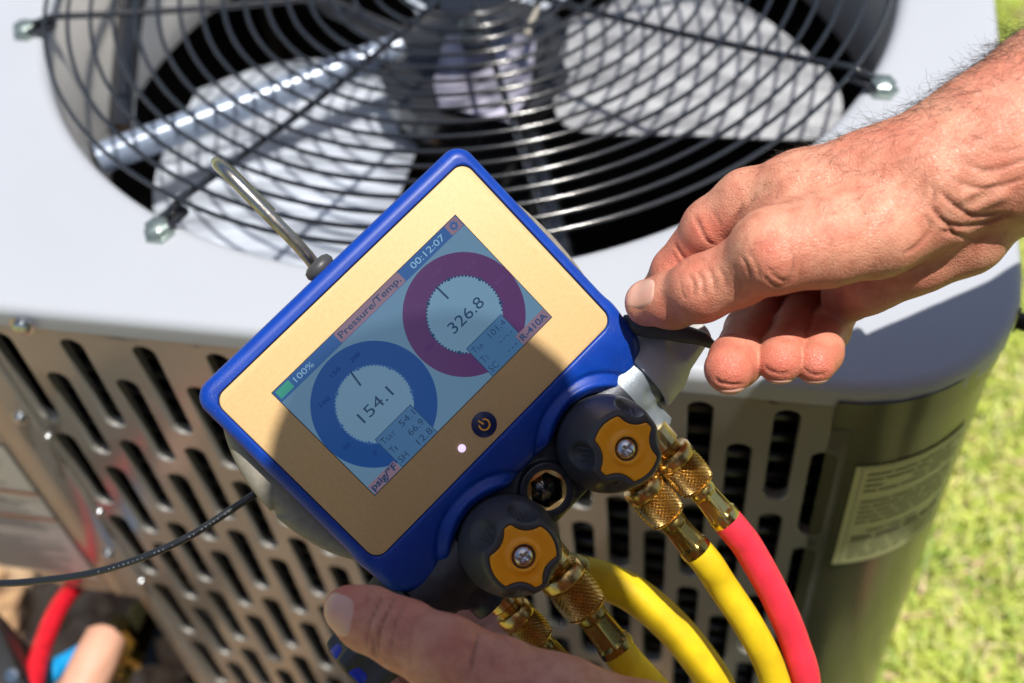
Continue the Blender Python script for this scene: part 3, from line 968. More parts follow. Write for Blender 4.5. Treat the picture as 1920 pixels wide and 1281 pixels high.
# ---- cast manifold block under the face
def block_fn(P):
    X, Y, Z = P[..., 0], P[..., 1], P[..., 2]
    d = rr2(X, Y, .0640, .019, .006, 0, -.083)
    a = d + .003
    b = np.abs(Z + .024) - .013 + .003
    e = np.minimum(np.maximum(a, b), 0) + np.hypot(np.maximum(a, 0), np.maximum(b, 0)) - .003
    # raised collar round the sight port
    rp_ = np.hypot(X - .0006, Y + .0870)
    e = smin(e, np.maximum(rp_ - .0128, np.abs(Z + .0115) - .0035), .002)
    e = np.maximum(e, -np.maximum(rp_ - .0092, -(Z + .022)))
    for s in (-1, 1):   # side hubs
        rh = np.hypot(Y + .0815, Z + .022)
        hub = np.maximum(rh - (.0182 - .10 * np.clip(np.abs(X) - .062, 0, .02)), np.abs(X - s * .060) - .016)
        e = smin(e, hub, .003)
    for s in (-1, 1):
        e = smax(e, -(np.linalg.norm((P - np.array([s * .0655, -.094, -.004], np.float32)) * np.array([1, .75, 1.2], np.float32), axis=-1) - .0052), .002)
    # bosses of the hose ports
    for x in (.058, .0335, -.0255, -.0525):
        zc = -.020 if x != -.0255 else -.014
        hb = np.maximum(np.hypot(X - x, Z - zc) - .0095, np.abs(Y + .101) - .0075)
        e = smin(e, hb, .002)
    return e
V, Q, _ = nets(block_fn, (-.080, -.112, -.046), (.080, -.060, -.004), .0009)
xx = V[Q].mean(1)[:, 0]
blk = mesh('manifold_block', V, Q, None, DV, mats=[M_blk, M_zinc], midx=(xx > .0575).astype(int))
# hexagonal brass insert and glass in the sight port
Pp = Matrix.Translation((.0006, -.0870, -.0155))
ri, ro = .0078, .0099
V, Fc = [], []
NN = 48
for zz in (0.0, .0062):
    for k in range(NN):
        a = 2 * math.pi * k / NN
        hx = (a + .2) % (math.pi / 3) - math.pi / 6
        rh = ri * .99 / math.cos(hx) * .93
        V.append((rh * math.cos(a), rh * math.sin(a), zz)); V.append((ro * math.cos(a), ro * math.sin(a), zz + (.0006 if zz else 0)))
for k in range(NN):
    l = (k + 1) % NN
    Fc.append([2 * NN + 2 * k, 2 * NN + 2 * k + 1, 2 * NN + 2 * l + 1, 2 * NN + 2 * l])
    Fc.append([2 * k, 2 * NN + 2 * k, 2 * NN + 2 * l, 2 * l])
    Fc.append([2 * k + 1, 2 * l + 1, 2 * NN + 2 * l + 1, 2 * NN + 2 * k + 1])
hexp = mesh('sight_port', *xf((V, Fc), Pp), M_brass, DV, sharp=30)
V, Fc = lathe([(.0080, -.001), (.0078, -.002), (.006, -.001), (.0035, .0008), (.0001, .0014)], 32)
mesh('sight_glass', *xf((V, Fc), Pp), mat('dark_sight_glass', (.006, .012, .02), .08, spec=.8, coat=1, crough=.05), hexp)

# ---- front knobs
BITES = [math.radians(q) for q in (0, 66, 180, 246)]
def knob_shape(X, Y, ang, off):
    """four-lobed outline"""
    c, s = math.cos(ang), math.sin(ang)
    x, y = X * c + Y * s, -X * s + Y * c
    d = np.hypot(x, y) - (.0146 + off)
    for a in BITES:
        d = smax(d, -(np.hypot(x - .0207 * math.cos(a), y - .0207 * math.sin(a)) - (.0097 - off)), .0009)
    return d
def make_knob(kc, ang):
    def fn(P):
        X, Y, Z = P[..., 0], P[..., 1], P[..., 2]
        r = np.hypot(X, Y)
        prof = np.interp(Z, [-.012, -.009, -.004, .002, .010, .018, .024, .0275, .030], [.0190, .0208, .0220, .0223, .0214, .0196, .0182, .0172, .0160]).astype(np.float32)
        d = (r - prof) * .93
        d = smax(d, Z - .0300, .0024)
        d = np.maximum(d, -(Z + .0115))
        c, s = math.cos(ang), math.sin(ang)
        x, y = X * c + Y * s, -X * s + Y * c
        for a in BITES:
            u = x * math.cos(a) + y * math.sin(a); v = -x * math.sin(a) + y * math.cos(a)
            # thumb scoop: an ellipsoid leaning out of the rim, with three fine ribs
            e = np.sqrt(((u - .0243) / .0104) ** 2 + (v / .0088) ** 2 + ((Z - .0262) / .0150) ** 2) - 1
            rib = .0007 * sum(np.exp(-((v - q * (.5 + (.030 - Z) * 26)) / .00042) ** 2) for q in (-.0032, 0, .0032)) * np.exp(-((Z - .021) / .0042) ** 4)
            d = smax(d, -(e * .0090) - rib, .0011)
        d = np.maximum(d, -np.maximum(knob_shape(X, Y, ang, .0001), .0291 - Z))
        return d
    V, Q, _ = nets(fn, (-.025, -.025, -.0125), (.025, .025, .0315), .0006)
    T_ = Matrix.Translation((kc[0], kc[1], 0))
    kn = mesh('valve_knob', *xf((V, Q), T_), M_rub, DV)
    # inlay
    def fi(P):
        X, Y, Z = P[..., 0], P[..., 1], P[..., 2]
        d = knob_shape(X, Y, ang, -.0002)
        rc_ = np.hypot(X, Y)
        top = .02995 + .0010 * np.exp(-((rc_ - .0062) / .0010) ** 2) - .0004 * np.exp(-((rc_ - .0090) / .0020) ** 2)
        e = smax(d, np.abs(Z - top + .0014) - .0014, .0008)
        return np.maximum(e, -np.maximum(rc_ - .0052, .0285 - Z))
    V, Q, _ = nets(fi, (-.016, -.016, .0265), (.016, .016, .0325), .00045)
    mesh('knob_inlay', *xf((V, Q), T_), M_orange, kn)
    # domed cross-head screw
    def fs(P):
        X, Y, Z = P[..., 0], P[..., 1], P[..., 2]
        d = np.sqrt(X ** 2 + Y ** 2 + ((Z - .0283) * 1.35) ** 2) - .0048
        d = np.maximum(d, .0280 - Z)
        c, s = math.cos(.25), math.sin(.25)
        x, y = X * c + Y * s, -X * s + Y * c
        dep = .0303 + .5 * np.maximum(np.abs(x), np.abs(y))
        w = np.minimum(np.maximum(np.abs(x) - .0022, np.abs(y) - .00055), np.maximum(np.abs(y) - .0022, np.abs(x) - .00055))
        return smax(d, -np.maximum(w, dep - Z), .0003)
    V, Q, _ = nets(fs, (-.0055, -.0055, .0275), (.0055, .0055, .0325), .00022)
    mesh('knob_screw', *xf((V, Q), T_), M_screw, kn)
    mesh('knob_stem', *xf(lathe([(.012, -.022), (.012, -.0115)], 24), T_), M_blk, kn, sharp=40)
make_knob(K1, math.radians(147))
make_knob(K2, math.radians(41))

# ---- side knobs (selector grips on the ends of the block)
def side_fn(P):
    X, Y, Z = P[..., 0], P[..., 1], P[..., 2]
    y, z = Y + .0835, Z + .022
    r = np.hypot(y, z)
    pr = np.interp(X, [.069, .071, .080, .090, .106, .1085], [.0196, .0203, .0196, .0176, .0150, .013]).astype(np.float32)
    d = (r - pr) * .95
    d = smax(d, X - .108, .003)
    for k in range(5):
        a = math.radians(20 + 72 * k)
        cy_, cz_ = .0275 * math.cos(a), .0275 * math.sin(a)
        d = smax(d, -(np.hypot(y - cy_ + (X - .085) * .18 * math.cos(a), z - cz_ + (X - .085) * .18 * math.sin(a)) - .0124 + .0114 * np.clip((.088 - X) / .014, 0, 1)), .0016)
    d = np.maximum(d, .0695 - X)
    d = np.maximum(d, -np.maximum(r - .0176, X - .080))
    return d
V, Q, _ = nets(side_fn, (.068, -.106, -.045), (.111, -.061, .001), .0009)
M_silver = mat('silver_grey_plastic', (.46, .465, .47), .45, metal=.1, var=(.50, .505, .51), vscale=800, vamt=.8, bump=.00004, bscale=2500)
mesh('side_knob', V, Q, M_silver, DV, label='silver grey side knob under the fingers of the right hand')
gw = [at(1168, 598, .558), at(1205, 612, .556), at(1260, 622, .555), at(1312, 634, .556), at(1334, 646, .560)]  # dark bar added as the thumb's shade on top of the knob
mesh('thumb_shade_bar', *tube(spline(gw, 24), np.interp(np.linspace(0, 1, 24), [0, .15, .6, 1], [.002, .0050, .0042, .0022]), 16), M_rub, DV, world=True, label='dark lever pinched under the right thumb', sharp=60)
V2 = V.copy(); V2[:, 0] *= -1.10; V2[:, 1] = -.0835 + (V2[:, 1] + .0835) * 1.12; V2[:, 2] = -.022 + (V2[:, 2] + .022) * 1.12
sk = mesh('side_knob', V2, Q[:, ::-1], M_rub, DV, label='charcoal side knob under the left thumb')
V, Fc = lathe([(.0190, 0), (.0196, .001), (.0196, .006), (.0190, .007)], 40)
mesh('knob_band', *xf((V, Fc), Matrix.Translation((-.1175, -.0835, -.022)) @ Matrix.Rotation(math.pi / 2, 4, 'Y') @ Matrix.Scale(.72, 4)), mat('royal_blue_band', (.01, .03, .45), .35), sk, sharp=40)

# ---- hose ports: brass flare stubs below the block
def thread(r0, r1, z0, z1, pitch):
    p = []; z = z0
    while z < z1:
        p += [(r0, z), (r1, z + pitch * .45), (r1, z + pitch * .55), (r0, z + pitch)]
        z += pitch
    return p
PORTS = [(.0555, -.0150, .0905), (.0350, -.0150, .0905), (-.0200, -.0135, .112), (-.0480, -.0240, .0905)]
HD = [Vector((-.055, -1, -.03)), Vector((-.055, -1, -.03)), Vector((-.12, -1, -.05)), Vector((-.05, -1, -.03))]
for (x, z, s), hd in zip(PORTS, HD):
    k = s / .0905
    pr = [(.0001, -.004), (.0078 * k, -.004), (.0078 * k, .0055), (.0070 * k, .006)] + thread(.0058 * k, .0066 * k, .006, .0145, .0012)
    g = lathe(pr, 24)
    mesh('port_fitting', *xf(g, frame(hd, (1, 0, 0), (x, -.1085, z))), M_brass, DV, sharp=35)

# ---- hanging hook
hk = [at(597, 507, .547), at(578, 482, .543), at(556, 457, .540), at(525, 425, .537), at(490, 389, .535), at(455, 353, .534), at(428, 326, .536), at(412, 312, .542), at(407, 306, .552), at(413, 309, .562), at(428, 320, .570), at(455, 346, .577), at(482, 373, .582), at(508, 400, .586)]
M_hook = mat('worn_steel', (.50, .48, .45), .32, metal=1, var=(.33, .30, .26), vscale=120, vamt=.9, rvar=.1, bump=.0001, bscale=500, stretch=(1, 1, 1))
hk_ = spline(hk, 60)
hook = mesh('hanging_hook', *tube(hk_, .0029, 16, up=CF), M_hook, DV, world=True, sharp=50)
gp = dpx((600, 503), -.0105)
mesh('hook_grommet', *xf(lathe([(.003, -.002), (.0062, -.001), (.0072, .0015), (.0066, .0038), (.0045, .005), (.003, .0052)], 24), frame((-.02, 1, .02), None, (gp[0], .0535, -.0100))), M_rub, hook, sharp=60)

# ================================================================== hoses
def knurled(r, L, Nn=30, rows=8, a=.0007, bulge=.0009):
    su, sv = 6, 6
    nu = Nn * su; nv = rows * sv
    V = []
    for j in range(nv + 1):
        v = j / sv; z = L * j / nv
        base = r + bulge * (1 - (2 * z / L - 1) ** 2)
        edge = min(1, min(j, nv - j) / 3)
        for i in range(nu):
            u = i / su
            p = (u + v) % 1; q = (u - v) % 1
            tp = 1 - abs(2 * p - 1); tq = 1 - abs(2 * q - 1)
            h = min(tp, tq)
            rad = base - a + a * min(h, 1) * edge
            th = 2 * math.pi * i / nu
            V.append((rad * math.cos(th), rad * math.sin(th), z))
    Fc = [[j * nu + i, j * nu + (i + 1) % nu, (j + 1) * nu + (i + 1) % nu, (j + 1) * nu + i] for j in range(nv) for i in range(nu)]
    return V, Fc
def ferrule(r0, r1, L):
    """crimped shell with six recessed flats"""
    n = 72; V = []
    zs = [0, .002, .004, .0055, .007, L - .0065, L - .005, L - .0035, L - .0015, L]
    for i, z in enumerate(zs):
        f = z / L
        R = r0 + (r1 - r0) * f
        flat_ = 1 if .0055 <= z <= L - .0055 else 0
        if i == 0: R *= .90
        if i == len(zs) - 1: R *= .93
        for k in range(n):
            t = 2 * math.pi * k / n
            m_ = ((t + .3) % (math.pi / 3)) - math.pi / 6
            hexr = R * math.cos(math.pi / 6) / math.cos(m_) * 1.04
            rr = R
            if flat_ and abs(m_) < .40: rr = min(R, hexr) - .0006
            V.append((rr * math.cos(t), rr * math.sin(t), z))
    Fc = []
    for j in range(len(zs) - 1):
        for i in range(n): Fc.append([j * n + i, j * n + (i + 1) % n, (j + 1) * n + (i + 1) % n, (j + 1) * n + i])
    Fc.append(list(range(n))[::-1]); Fc.append([(len(zs) - 1) * n + k for k in range(n)])
    return V, Fc
M_brassd = mat('darkened_brass_shell', (.40, .30, .09), .26, metal=1, var=(.30, .22, .06), vscale=120, vamt=.7, rvar=.06, bump=.00005, bscale=800)
M_brassb = mat('bright_brass_shell', (.80, .62, .22), .2, metal=1, var=(.68, .50, .16), vscale=120, vamt=.7, rvar=.06, bump=.00005, bscale=800)
def hose_mat(name, c, c2): return mat(name, c, .5, var=tuple(x * .86 for x in c2), vscale=70, vamt=.9, bump=.00008, bscale=1500, spec=.4, rvar=.06, det=7)
H_red = hose_mat('red_hose_rubber', (.82, .035, .07), (.76, .03, .06))
H_yel = hose_mat('yellow_hose_rubber', (.78, .56, .012), (.72, .50, .01))
H_blu = hose_mat('blue_hose_rubber', (.01, .12, .5), (.01, .1, .42))
def hose(name, label, port, k, mt, path, r, rh=None, shell=M_brassd, depth_ok=True, knots=90, group='hoses screwed to the gauge'):
    x, z, s = PORTS[port]; hd = HD[port].normalized()
    o = Vector((x, -.1085, z)) + hd * .009
    Mw = DM @ frame(hd, (1, 0, 0), o)
    E = empty(name, Mw, label=label, cat='hose', group=group)
    # collar, knurled barrel, shell, rubber
    mesh('collar', *lathe([(.0068 * k, .001), (.0092 * k, .0005), (.0100 * k, .0018), (.0100 * k, .0062), (.0093 * k, .0072)], 40), M_brass, E, sharp=35)
    mesh('knurled_nut', *knurled(.0093 * k, .0150 * k, 26, 7, .0012 * k), M_brass, mesh_parent(E), smooth=False) if False else mesh('knurled_nut', *xf(knurled(.0093 * k, .0150 * k, 26, 7, .0012 * k), Matrix.Translation((0, 0, .0068))), M_brass, E, smooth=False)
    z1 = .0068 + .0150 * k
    mesh('nut_end', *lathe([(.0092 * k, z1), (.0086 * k, z1 + .0008), (.0066 * k, z1 + .0018)], 40), M_brass, E, sharp=35)
    Lf = .0225 * k
    fr = ferrule(.0064 * k, .0078 * k, Lf)
    mesh('crimped_shell', *xf(fr, Matrix.Translation((0, 0, z1 + .0012))), shell, E, sharp=32)
    end = np.array(Mw @ Vector((0, 0, z1 + Lf - .003))); dirw = np.array((Mw.to_3x3() @ Vector((0, 0, 1))))
    P = spline([end, end + dirw * .012] + path, knots)
    rb = mesh('rubber_tube', *tube(P, rh or .0070 * k, 24), mt, E, world=True, sharp=60)
    return E
hose('red_hose', 'red hose on the rightmost bright brass nut below the upper right knob', 0, 1.0, H_red,
     [at(1405, 1030, .585), at(1452, 1115, .592), at(1490, 1205, .600), at(1512, 1300, .610), at(1500, 1480, .66), at(1380, 1700, .80)], .0, .0074, M_brassb)
hose('yellow_hose', 'yellow hose just left of the red one, on its own knurled nut', 1, 1.0, H_yel,
     [at(1352, 1095, .585), at(1405, 1175, .590), at(1445, 1255, .598), at(1462, 1340, .61), at(1450, 1500, .66), at(1330, 1720, .80)], .0, .0074)
hose('yellow_hose', 'yellow hose at the bottom edge on the largest knurled nut below the lower left knob', 2, 1.12, H_yel,
     [at(1238, 1310, .590), at(1290, 1385, .60), at(1330, 1480, .62), at(1330, 1720, .80)], .0, .0080)
hose('blue_hose', 'hose whose small knurled nut shows just above the left thumb', 3, .9, H_blu,
     [at(1085, 1330, .61), at(1150, 1420, .63), at(1200, 1700, .80)], .0, .0064)
# fourth line: its brass end lies behind the lower knob and it bends down between the others
E = empty('yellow_hose', Matrix.Translation(at(1050, 1068, .615)), label='thick yellow hose curving out from behind the lower left knob', cat='hose', group='hoses screwed to the gauge')
a0 = at(1000, 1058, .612); a1 = at(1095, 1078, .617)
ax_ = Vector(a1 - a0).normalized()
mesh('crimped_shell', *ferrule(.0088, .0100, float(np.linalg.norm(a1 - a0))), M_brassd, E, sharp=32)
E.children[0].matrix_local = E.matrix_basis.inverted() @ frame(ax_, None, a0)
P = spline([at(1082, 1075, .6165), at(1130, 1088, .618), at(1190, 1116, .620), at(1250, 1165, .622), at(1305, 1228, .625), at(1350, 1300, .632), at(1375, 1400, .65), at(1330, 1700, .80)], 80)
mesh('rubber_tube', *tube(P, .0095, 24), H_yel, E, world=True, sharp=60)

# ---- sensor lead
E = None
P = spline([at(540, 880, .60), at(500, 912, .592), at(462, 937, .588), at(415, 968, .585), at(360, 1003, .583), at(300, 1032, .582), at(240, 1055, .582), at(170, 1075, .584), at(90, 1087, .586), at(0, 1094, .59), at(-150, 1090, .60), at(-420, 1120, .66), at(-700, 1350, .85)], 90)
M_cable = mat('black_cable_jacket', (.010, .011, .013), .28, spec=.6, coat=.3)
mesh('sensor_lead', *tube(P, .0018, 14), M_cable, None, smooth=True, label='thin black sensor lead running left from behind the gauge', cat='cable')
lead = bpy.data.objects['sensor_lead']
marks = []
Pt = P[20:52]
for i in range(len(Pt) - 1):
    if random.random() < .72:
        a_, b_ = Pt[i], Pt[i] + (Pt[i + 1] - Pt[i]) * random.uniform(.15, .35)
        tdir = (b_ - a_) / np.linalg.norm(b_ - a_)
        nv = CAM - a_; nv = nv - tdir * (nv @ tdir); nv /= np.linalg.norm(nv)
        sd_ = np.cross(tdir, nv)
        off = nv * .00184
        q = [a_ + off - sd_ * .0004, b_ + off - sd_ * .0004, b_ + off + sd_ * .0002, a_ + off + sd_ * .0002]
        marks.append((q, [[0, 1, 2, 3]]))
mesh('printed_marks', *join(marks), mat('cable_print', (.13, .14, .16), .6), lead, smooth=False)
# ================================================================== technician
def C3(px, py, d):
    """camera-aligned coordinates (metres)"""
    return np.array([(px - 960) / F * d, -(py - 640.5) / F * d, -d])
def chain(P, pts, k=.004):
    """round cones through (px, py, depth, radius in px)"""
    d = None
    for (x0, y0, z0, r0), (x1, y1, z1, r1) in zip(pts[:-1], pts[1:]):
        c = cone(P, C3(x0, y0, z0), C3(x1, y1, z1), r0 / F * z0, r1 / F * z1)
        d = c if d is None else smin(d, c, k)
    return d
R_ARM = [(2300, 60, .500, 185), (1990, 210, .500, 160), (1860, 280, .497, 140), (1745, 335, .495, 122)]
R_ULNA = [(2300, 170, .52, 165), (1960, 290, .520, 128), (1840, 350, .520, 105), (1740, 400, .520, 95)]
R_BACK = [(1745, 318, .498, 106), (1640, 332, .502, 88), (1500, 372, .512, 86), (1402, 395, .525, 66)]
R_BACK2 = [(1740, 380, .515, 100), (1600, 400, .530, 92), (1480, 430, .545, 75)]
R_THEN = [(1735, 392, .496, 88), (1640, 428, .492, 90), (1545, 450, .490, 86), (1448, 470, .492, 74)]
R_THUMB = [(1448, 470, .494, 70), (1385, 512, .505, 61), (1312, 545, .518, 58), (1262, 562, .531, 54), (1216, 568, .541, 45)]
R_INDEX = [(1402, 372, .522, 58), (1335, 430, .537, 53), (1268, 508, .552, 46), (1240, 560, .565, 44), (1225, 610, .580, 40)]
R_MID = [(1490, 440, .560, 56), (1432, 555, .600, 44), (1406, 622, .556, 46), (1380, 676, .520, 49), (1367, 692, .510, 47)]
R_RING = [(1560, 450, .560, 54), (1520, 555, .598, 42), (1492, 618, .552, 42), (1472, 660, .522, 44), (1462, 676, .513, 44)]
R_LIT = [(1625, 470, .545, 50), (1588, 555, .582, 37), (1554, 618, .548, 38), (1538, 662, .521, 40), (1528, 680, .513, 40)]
R_HEEL = [(1800, 430, .515, 92), (1700, 470, .520, 84), (1625, 520, .530, 66), (1590, 555, .540, 50)]
def rhand(P):
    d = chain(P, R_ARM, .01)
    d = smin(d, chain(P, R_ULNA, .01), .014)
    d = smin(d, chain(P, R_BACK, .006), .010)
    d = smin(d, chain(P, R_BACK2, .006), .008)
    d = smin(d, chain(P, R_HEEL, .006), .006)
    d = smin(d, chain(P, R_THEN, .006), .007)
    th = chain(P, R_THUMB, .004)
    # knuckle swellings and the flat pad of the thumb
    th = smin(th, np.linalg.norm(P - C3(1318, 537, .511).astype(np.float32), axis=-1) - .0112, .008)
    d = smin(d, th, .005)
    d = smin(d, np.linalg.norm(P - C3(1452, 472, .487).astype(np.float32), axis=-1) - .0118, .014)
    ix = chain(P, R_INDEX, .003)
    ix = smin(ix, np.linalg.norm(P - C3(1330, 425, .532).astype(np.float32), axis=-1) - .0098, .008)
    d = smin(d, ix, .0045)
    f = chain(P, R_MID, .004)
    f = smin(f, chain(P, R_RING, .004), .0008)
    f = smin(f, chain(P, R_LIT, .004), .0008)
    return smin(d, f, .0035)
L_TH = [(650, 1142, .470, 43), (690, 1160, .468, 56), (760, 1192, .463, 62), (830, 1232, .458, 64), (930, 1282, .452, 84), (1040, 1345, .450, 112), (1220, 1440, .455, 150), (1500, 1590, .46, 175), (1900, 1760, .46, 190)]
L_PALM = [(960, 1350, .485, 95), (1120, 1430, .50, 140), (1320, 1510, .50, 150)]
L_F1 = [(1100, 1370, .54, 62), (1020, 1270, .60, 56), (930, 1190, .645, 50), (850, 1110, .655, 44)]
L_F2 = [(1060, 1420, .54, 62), (960, 1330, .60, 56), (850, 1240, .645, 50), (790, 1150, .655, 44)]
L_F3 = [(1010, 1460, .54, 60), (880, 1380, .60, 54), (790, 1290, .635, 48), (740, 1210, .645, 42)]
L_F4 = [(960, 1480, .53, 54), (840, 1420, .58, 46), (760, 1350, .61, 42), (710, 1290, .62, 36)]
def lhand(P):
    d = chain(P, L_TH, .006)
    d = smin(d, np.linalg.norm((P - C3(840, 1226, .452).astype(np.float32)), axis=-1) - .0135, .008)
    d = smin(d, chain(P, L_PALM, .01), .012)
    f = chain(P, L_F1, .003)
    for q in (L_F2, L_F3, L_F4): f = smin(f, chain(P, q, .003), .001)
    return smin(d, f, .006)
CB = np.stack([CR, CU, -CF], 0)            # camera-aligned -> world rows
def to_world(V): return V @ CB + CAM
def pxof(V):
    d = -V[:, 2]
    return np.stack([960 + F * V[:, 0] / d, 640.5 - F * V[:, 1] / d], -1)
def groove(V, N, lines):
    """press skin folds into the side that faces +z: (points, half width px, depth mm)"""
    px = pxof(V); out_ = np.zeros(len(V))
    for pts, w, dep in lines:
        pts = spline([(p[0], p[1]) for p in pts], 6 * len(pts)) if len(pts) > 2 else np.array(pts, float)
        best = np.full(len(V), 1e9); par = np.zeros(len(V))
        m = (px[:, 0] > pts[:, 0].min() - 4 * w) & (px[:, 0] < pts[:, 0].max() + 4 * w) & (px[:, 1] > pts[:, 1].min() - 4 * w) & (px[:, 1] < pts[:, 1].max() + 4 * w) & (N[:, 2] > .05)
        q = px[m]; bb = best[m]; pp = par[m]
        nseg = len(pts) - 1
        for i in range(nseg):
            a, b = pts[i], pts[i + 1]; ba = b - a
            t = np.clip(((q - a) @ ba) / (ba @ ba + 1e-9), 0, 1)
            dd = np.linalg.norm(q - a - t[:, None] * ba, axis=1)
            s = dd < bb
            bb[s] = dd[s]; pp[s] = (i + t[s]) / nseg
        fade = np.clip(np.minimum(pp, 1 - pp) * 5, 0, 1) if len(pts) > 1 else 1
        out_[m] += dep * .001 * np.exp(-(bb / w) ** 2) * fade * np.clip(N[m, 2] * 2, 0, 1)
    return V - N * out_[:, None]
def wn(V, s, seed):
    """cheap smooth noise from summed sines"""
    r_ = np.random.default_rng(seed); o = np.zeros(len(V))
    for _ in range(10):
        k = r_.normal(size=3) * s; o += np.sin(V @ k + r_.uniform(0, 6.3))
    return o / 10
R_LINES = [
    # thumb knuckle folds
    ([(1290, 512), (1302, 535), (1300, 562)], 3.0, .8), ([(1306, 505), (1318, 530), (1318, 560)], 3.0, .9), ([(1325, 500), (1338, 525), (1340, 552)], 3.2, .8),
    ([(1345, 498), (1358, 520), (1362, 545)], 3, .5), ([(1280, 505), (1290, 492), (1312, 486), (1330, 492)], 3, .4), ([(1276, 520), (1278, 545), (1286, 565)], 2.5, .35),
    # folds at the base of the thumb
    ([(1388, 478), (1400, 500), (1410, 530)], 3, .6), ([(1403, 470), (1418, 495), (1425, 528)], 3, .5), ([(1372, 495), (1384, 515), (1392, 545)], 3, .35),
    ([(1480, 455), (1487, 490), (1478, 525), (1462, 540)], 3, .6), ([(1497, 450), (1503, 490), (1496, 530)], 3, .35), ([(1440, 500), (1455, 520), (1478, 530)], 3.2, .7),
    ([(1430, 515), (1448, 533), (1470, 540)], 3, .6), ([(1520, 440), (1525, 480), (1522, 528)], 3, .25), ([(1555, 430), (1560, 480), (1556, 525)], 3, .2), ([(1590, 430), (1596, 475), (1592, 515)], 3, .2),
    # web between thumb and index finger
    ([(1395, 380), (1380, 412), (1368, 440), (1355, 462)], 5, 1.2), ([(1378, 400), (1362, 432), (1350, 455)], 4, .5), ([(1420, 365), (1398, 395), (1385, 425)], 4, .5),
    # index finger folds
    ([(1300, 400), (1312, 425), (1326, 452), (1342, 460)], 3.5, 1.1), ([(1263, 455), (1275, 475), (1290, 492)], 3, .8), ([(1258, 470), (1268, 488), (1276, 500)], 3, .5), ([(1330, 392), (1345, 410), (1352, 425)], 3, .4),
    # wrist folds
    ([(1742, 380), (1760, 405), (1780, 425), (1790, 445)], 4, 1.3), ([(1755, 350), (1790, 385), (1830, 405), (1900, 398)], 4, 1.1), ([(1775, 330), (1830, 352), (1890, 345), (1930, 330)], 4, .8),
    ([(1800, 300), (1850, 320), (1900, 308), (1940, 290)], 4, .7), ([(1770, 415), (1800, 425), (1850, 418), (1900, 400)], 4, 1.2), ([(1760, 432), (1790, 440), (1830, 452)], 3.5, 1.0),
    ([(1830, 270), (1880, 285), (1930, 270)], 4, .4), ([(1735, 400), (1745, 430), (1720, 462), (1690, 480)], 4, 1.0), ([(1745, 345), (1752, 365), (1748, 385)], 3, .6),
    # finger tips: the crease over each nail
    ([(1338, 706), (1350, 717), (1374, 722), (1400, 720)], 2.4, .9), ([(1432, 684), (1444, 696), (1464, 701), (1486, 698)], 2.4, .9), ([(1504, 688), (1516, 699), (1534, 703), (1552, 699)], 2.4, .8), ([(1376, 655), (1396, 648), (1418, 652)], 3, .5), ([(1462, 640), (1480, 636), (1498, 641)], 3, .5),
]
L_LINES = [
    ([(722, 1108), (706, 1140), (692, 1175), (686, 1222)], 3.0, .9), ([(748, 1112), (728, 1145), (712, 1185), (708, 1240)], 3.0, 1.0), ([(725, 1150), (714, 1172), (703, 1200)], 3, .5),
    ([(770, 1125), (750, 1150), (738, 1185), (730, 1240)], 2.8, .6), ([(790, 1140), (775, 1170), (768, 1215), (770, 1260)], 2.6, .35), ([(700, 1100), (690, 1120), (684, 1150)], 2.4, .4), ([(695, 1190), (700, 1205), (702, 1235)], 3.4, .9), ([(745, 1170), (748, 1190), (757, 1205)], 3, .4),
    ([(860, 1195), (880, 1215), (892, 1235)], 3, .4), ([(899, 1180), (893, 1208), (884, 1245), (880, 1280)], 3, 1.0), ([(1010, 1225), (1004, 1260), (1008, 1290)], 2.6, .4), ([(930, 1198), (926, 1230), (920, 1262)], 2.6, .5),
    ([(825, 1190), (832, 1215), (828, 1240)], 3, .25), ([(970, 1215), (965, 1250), (968, 1280)], 3, .2), ([(680, 1104), (700, 1112), (712, 1128)], 3, .25),
]
Vr, Qr, Nr = nets(rhand, C3(1130, 800, .50) * [1, 1, 0] + [0, -.006, -.625], [.232, .150, -.425], .00115)
Vr = groove(Vr, Nr, R_LINES)
Vr = Vr + Nr * (.00035 * wn(Vr, 130, 1) + .00008 * wn(Vr, 420, 2))[:, None]
# tendons, veins on the back of the hand
Vr = groove(Vr, Nr, [([(1700, 250), (1600, 285), (1500, 330), (1430, 350)], 14, -.9), ([(1850, 190), (1760, 240), (1690, 300), (1620, 330)], 10, -.6), ([(1930, 230), (1860, 270), (1800, 300)], 9, -.5), ([(1660, 330), (1600, 350), (1560, 380), (1500, 385)], 9, -.5), ([(1620, 240), (1560, 275), (1480, 300)], 10, -.5), ([(1900, 360), (1850, 380), (1810, 400)], 10, -1.2), ([(1880, 330), (1820, 362), (1790, 380)], 9, -.9)])
Vl, Ql, Nl = nets(lhand, [-.080, -.235, -.69], [.145, -.085, -.405], .00125)
Vl = groove(Vl, Nl, L_LINES)
Vl = Vl + Nl * (.00035 * wn(Vl, 130, 5) + .00008 * wn(Vl, 420, 6))[:, None]

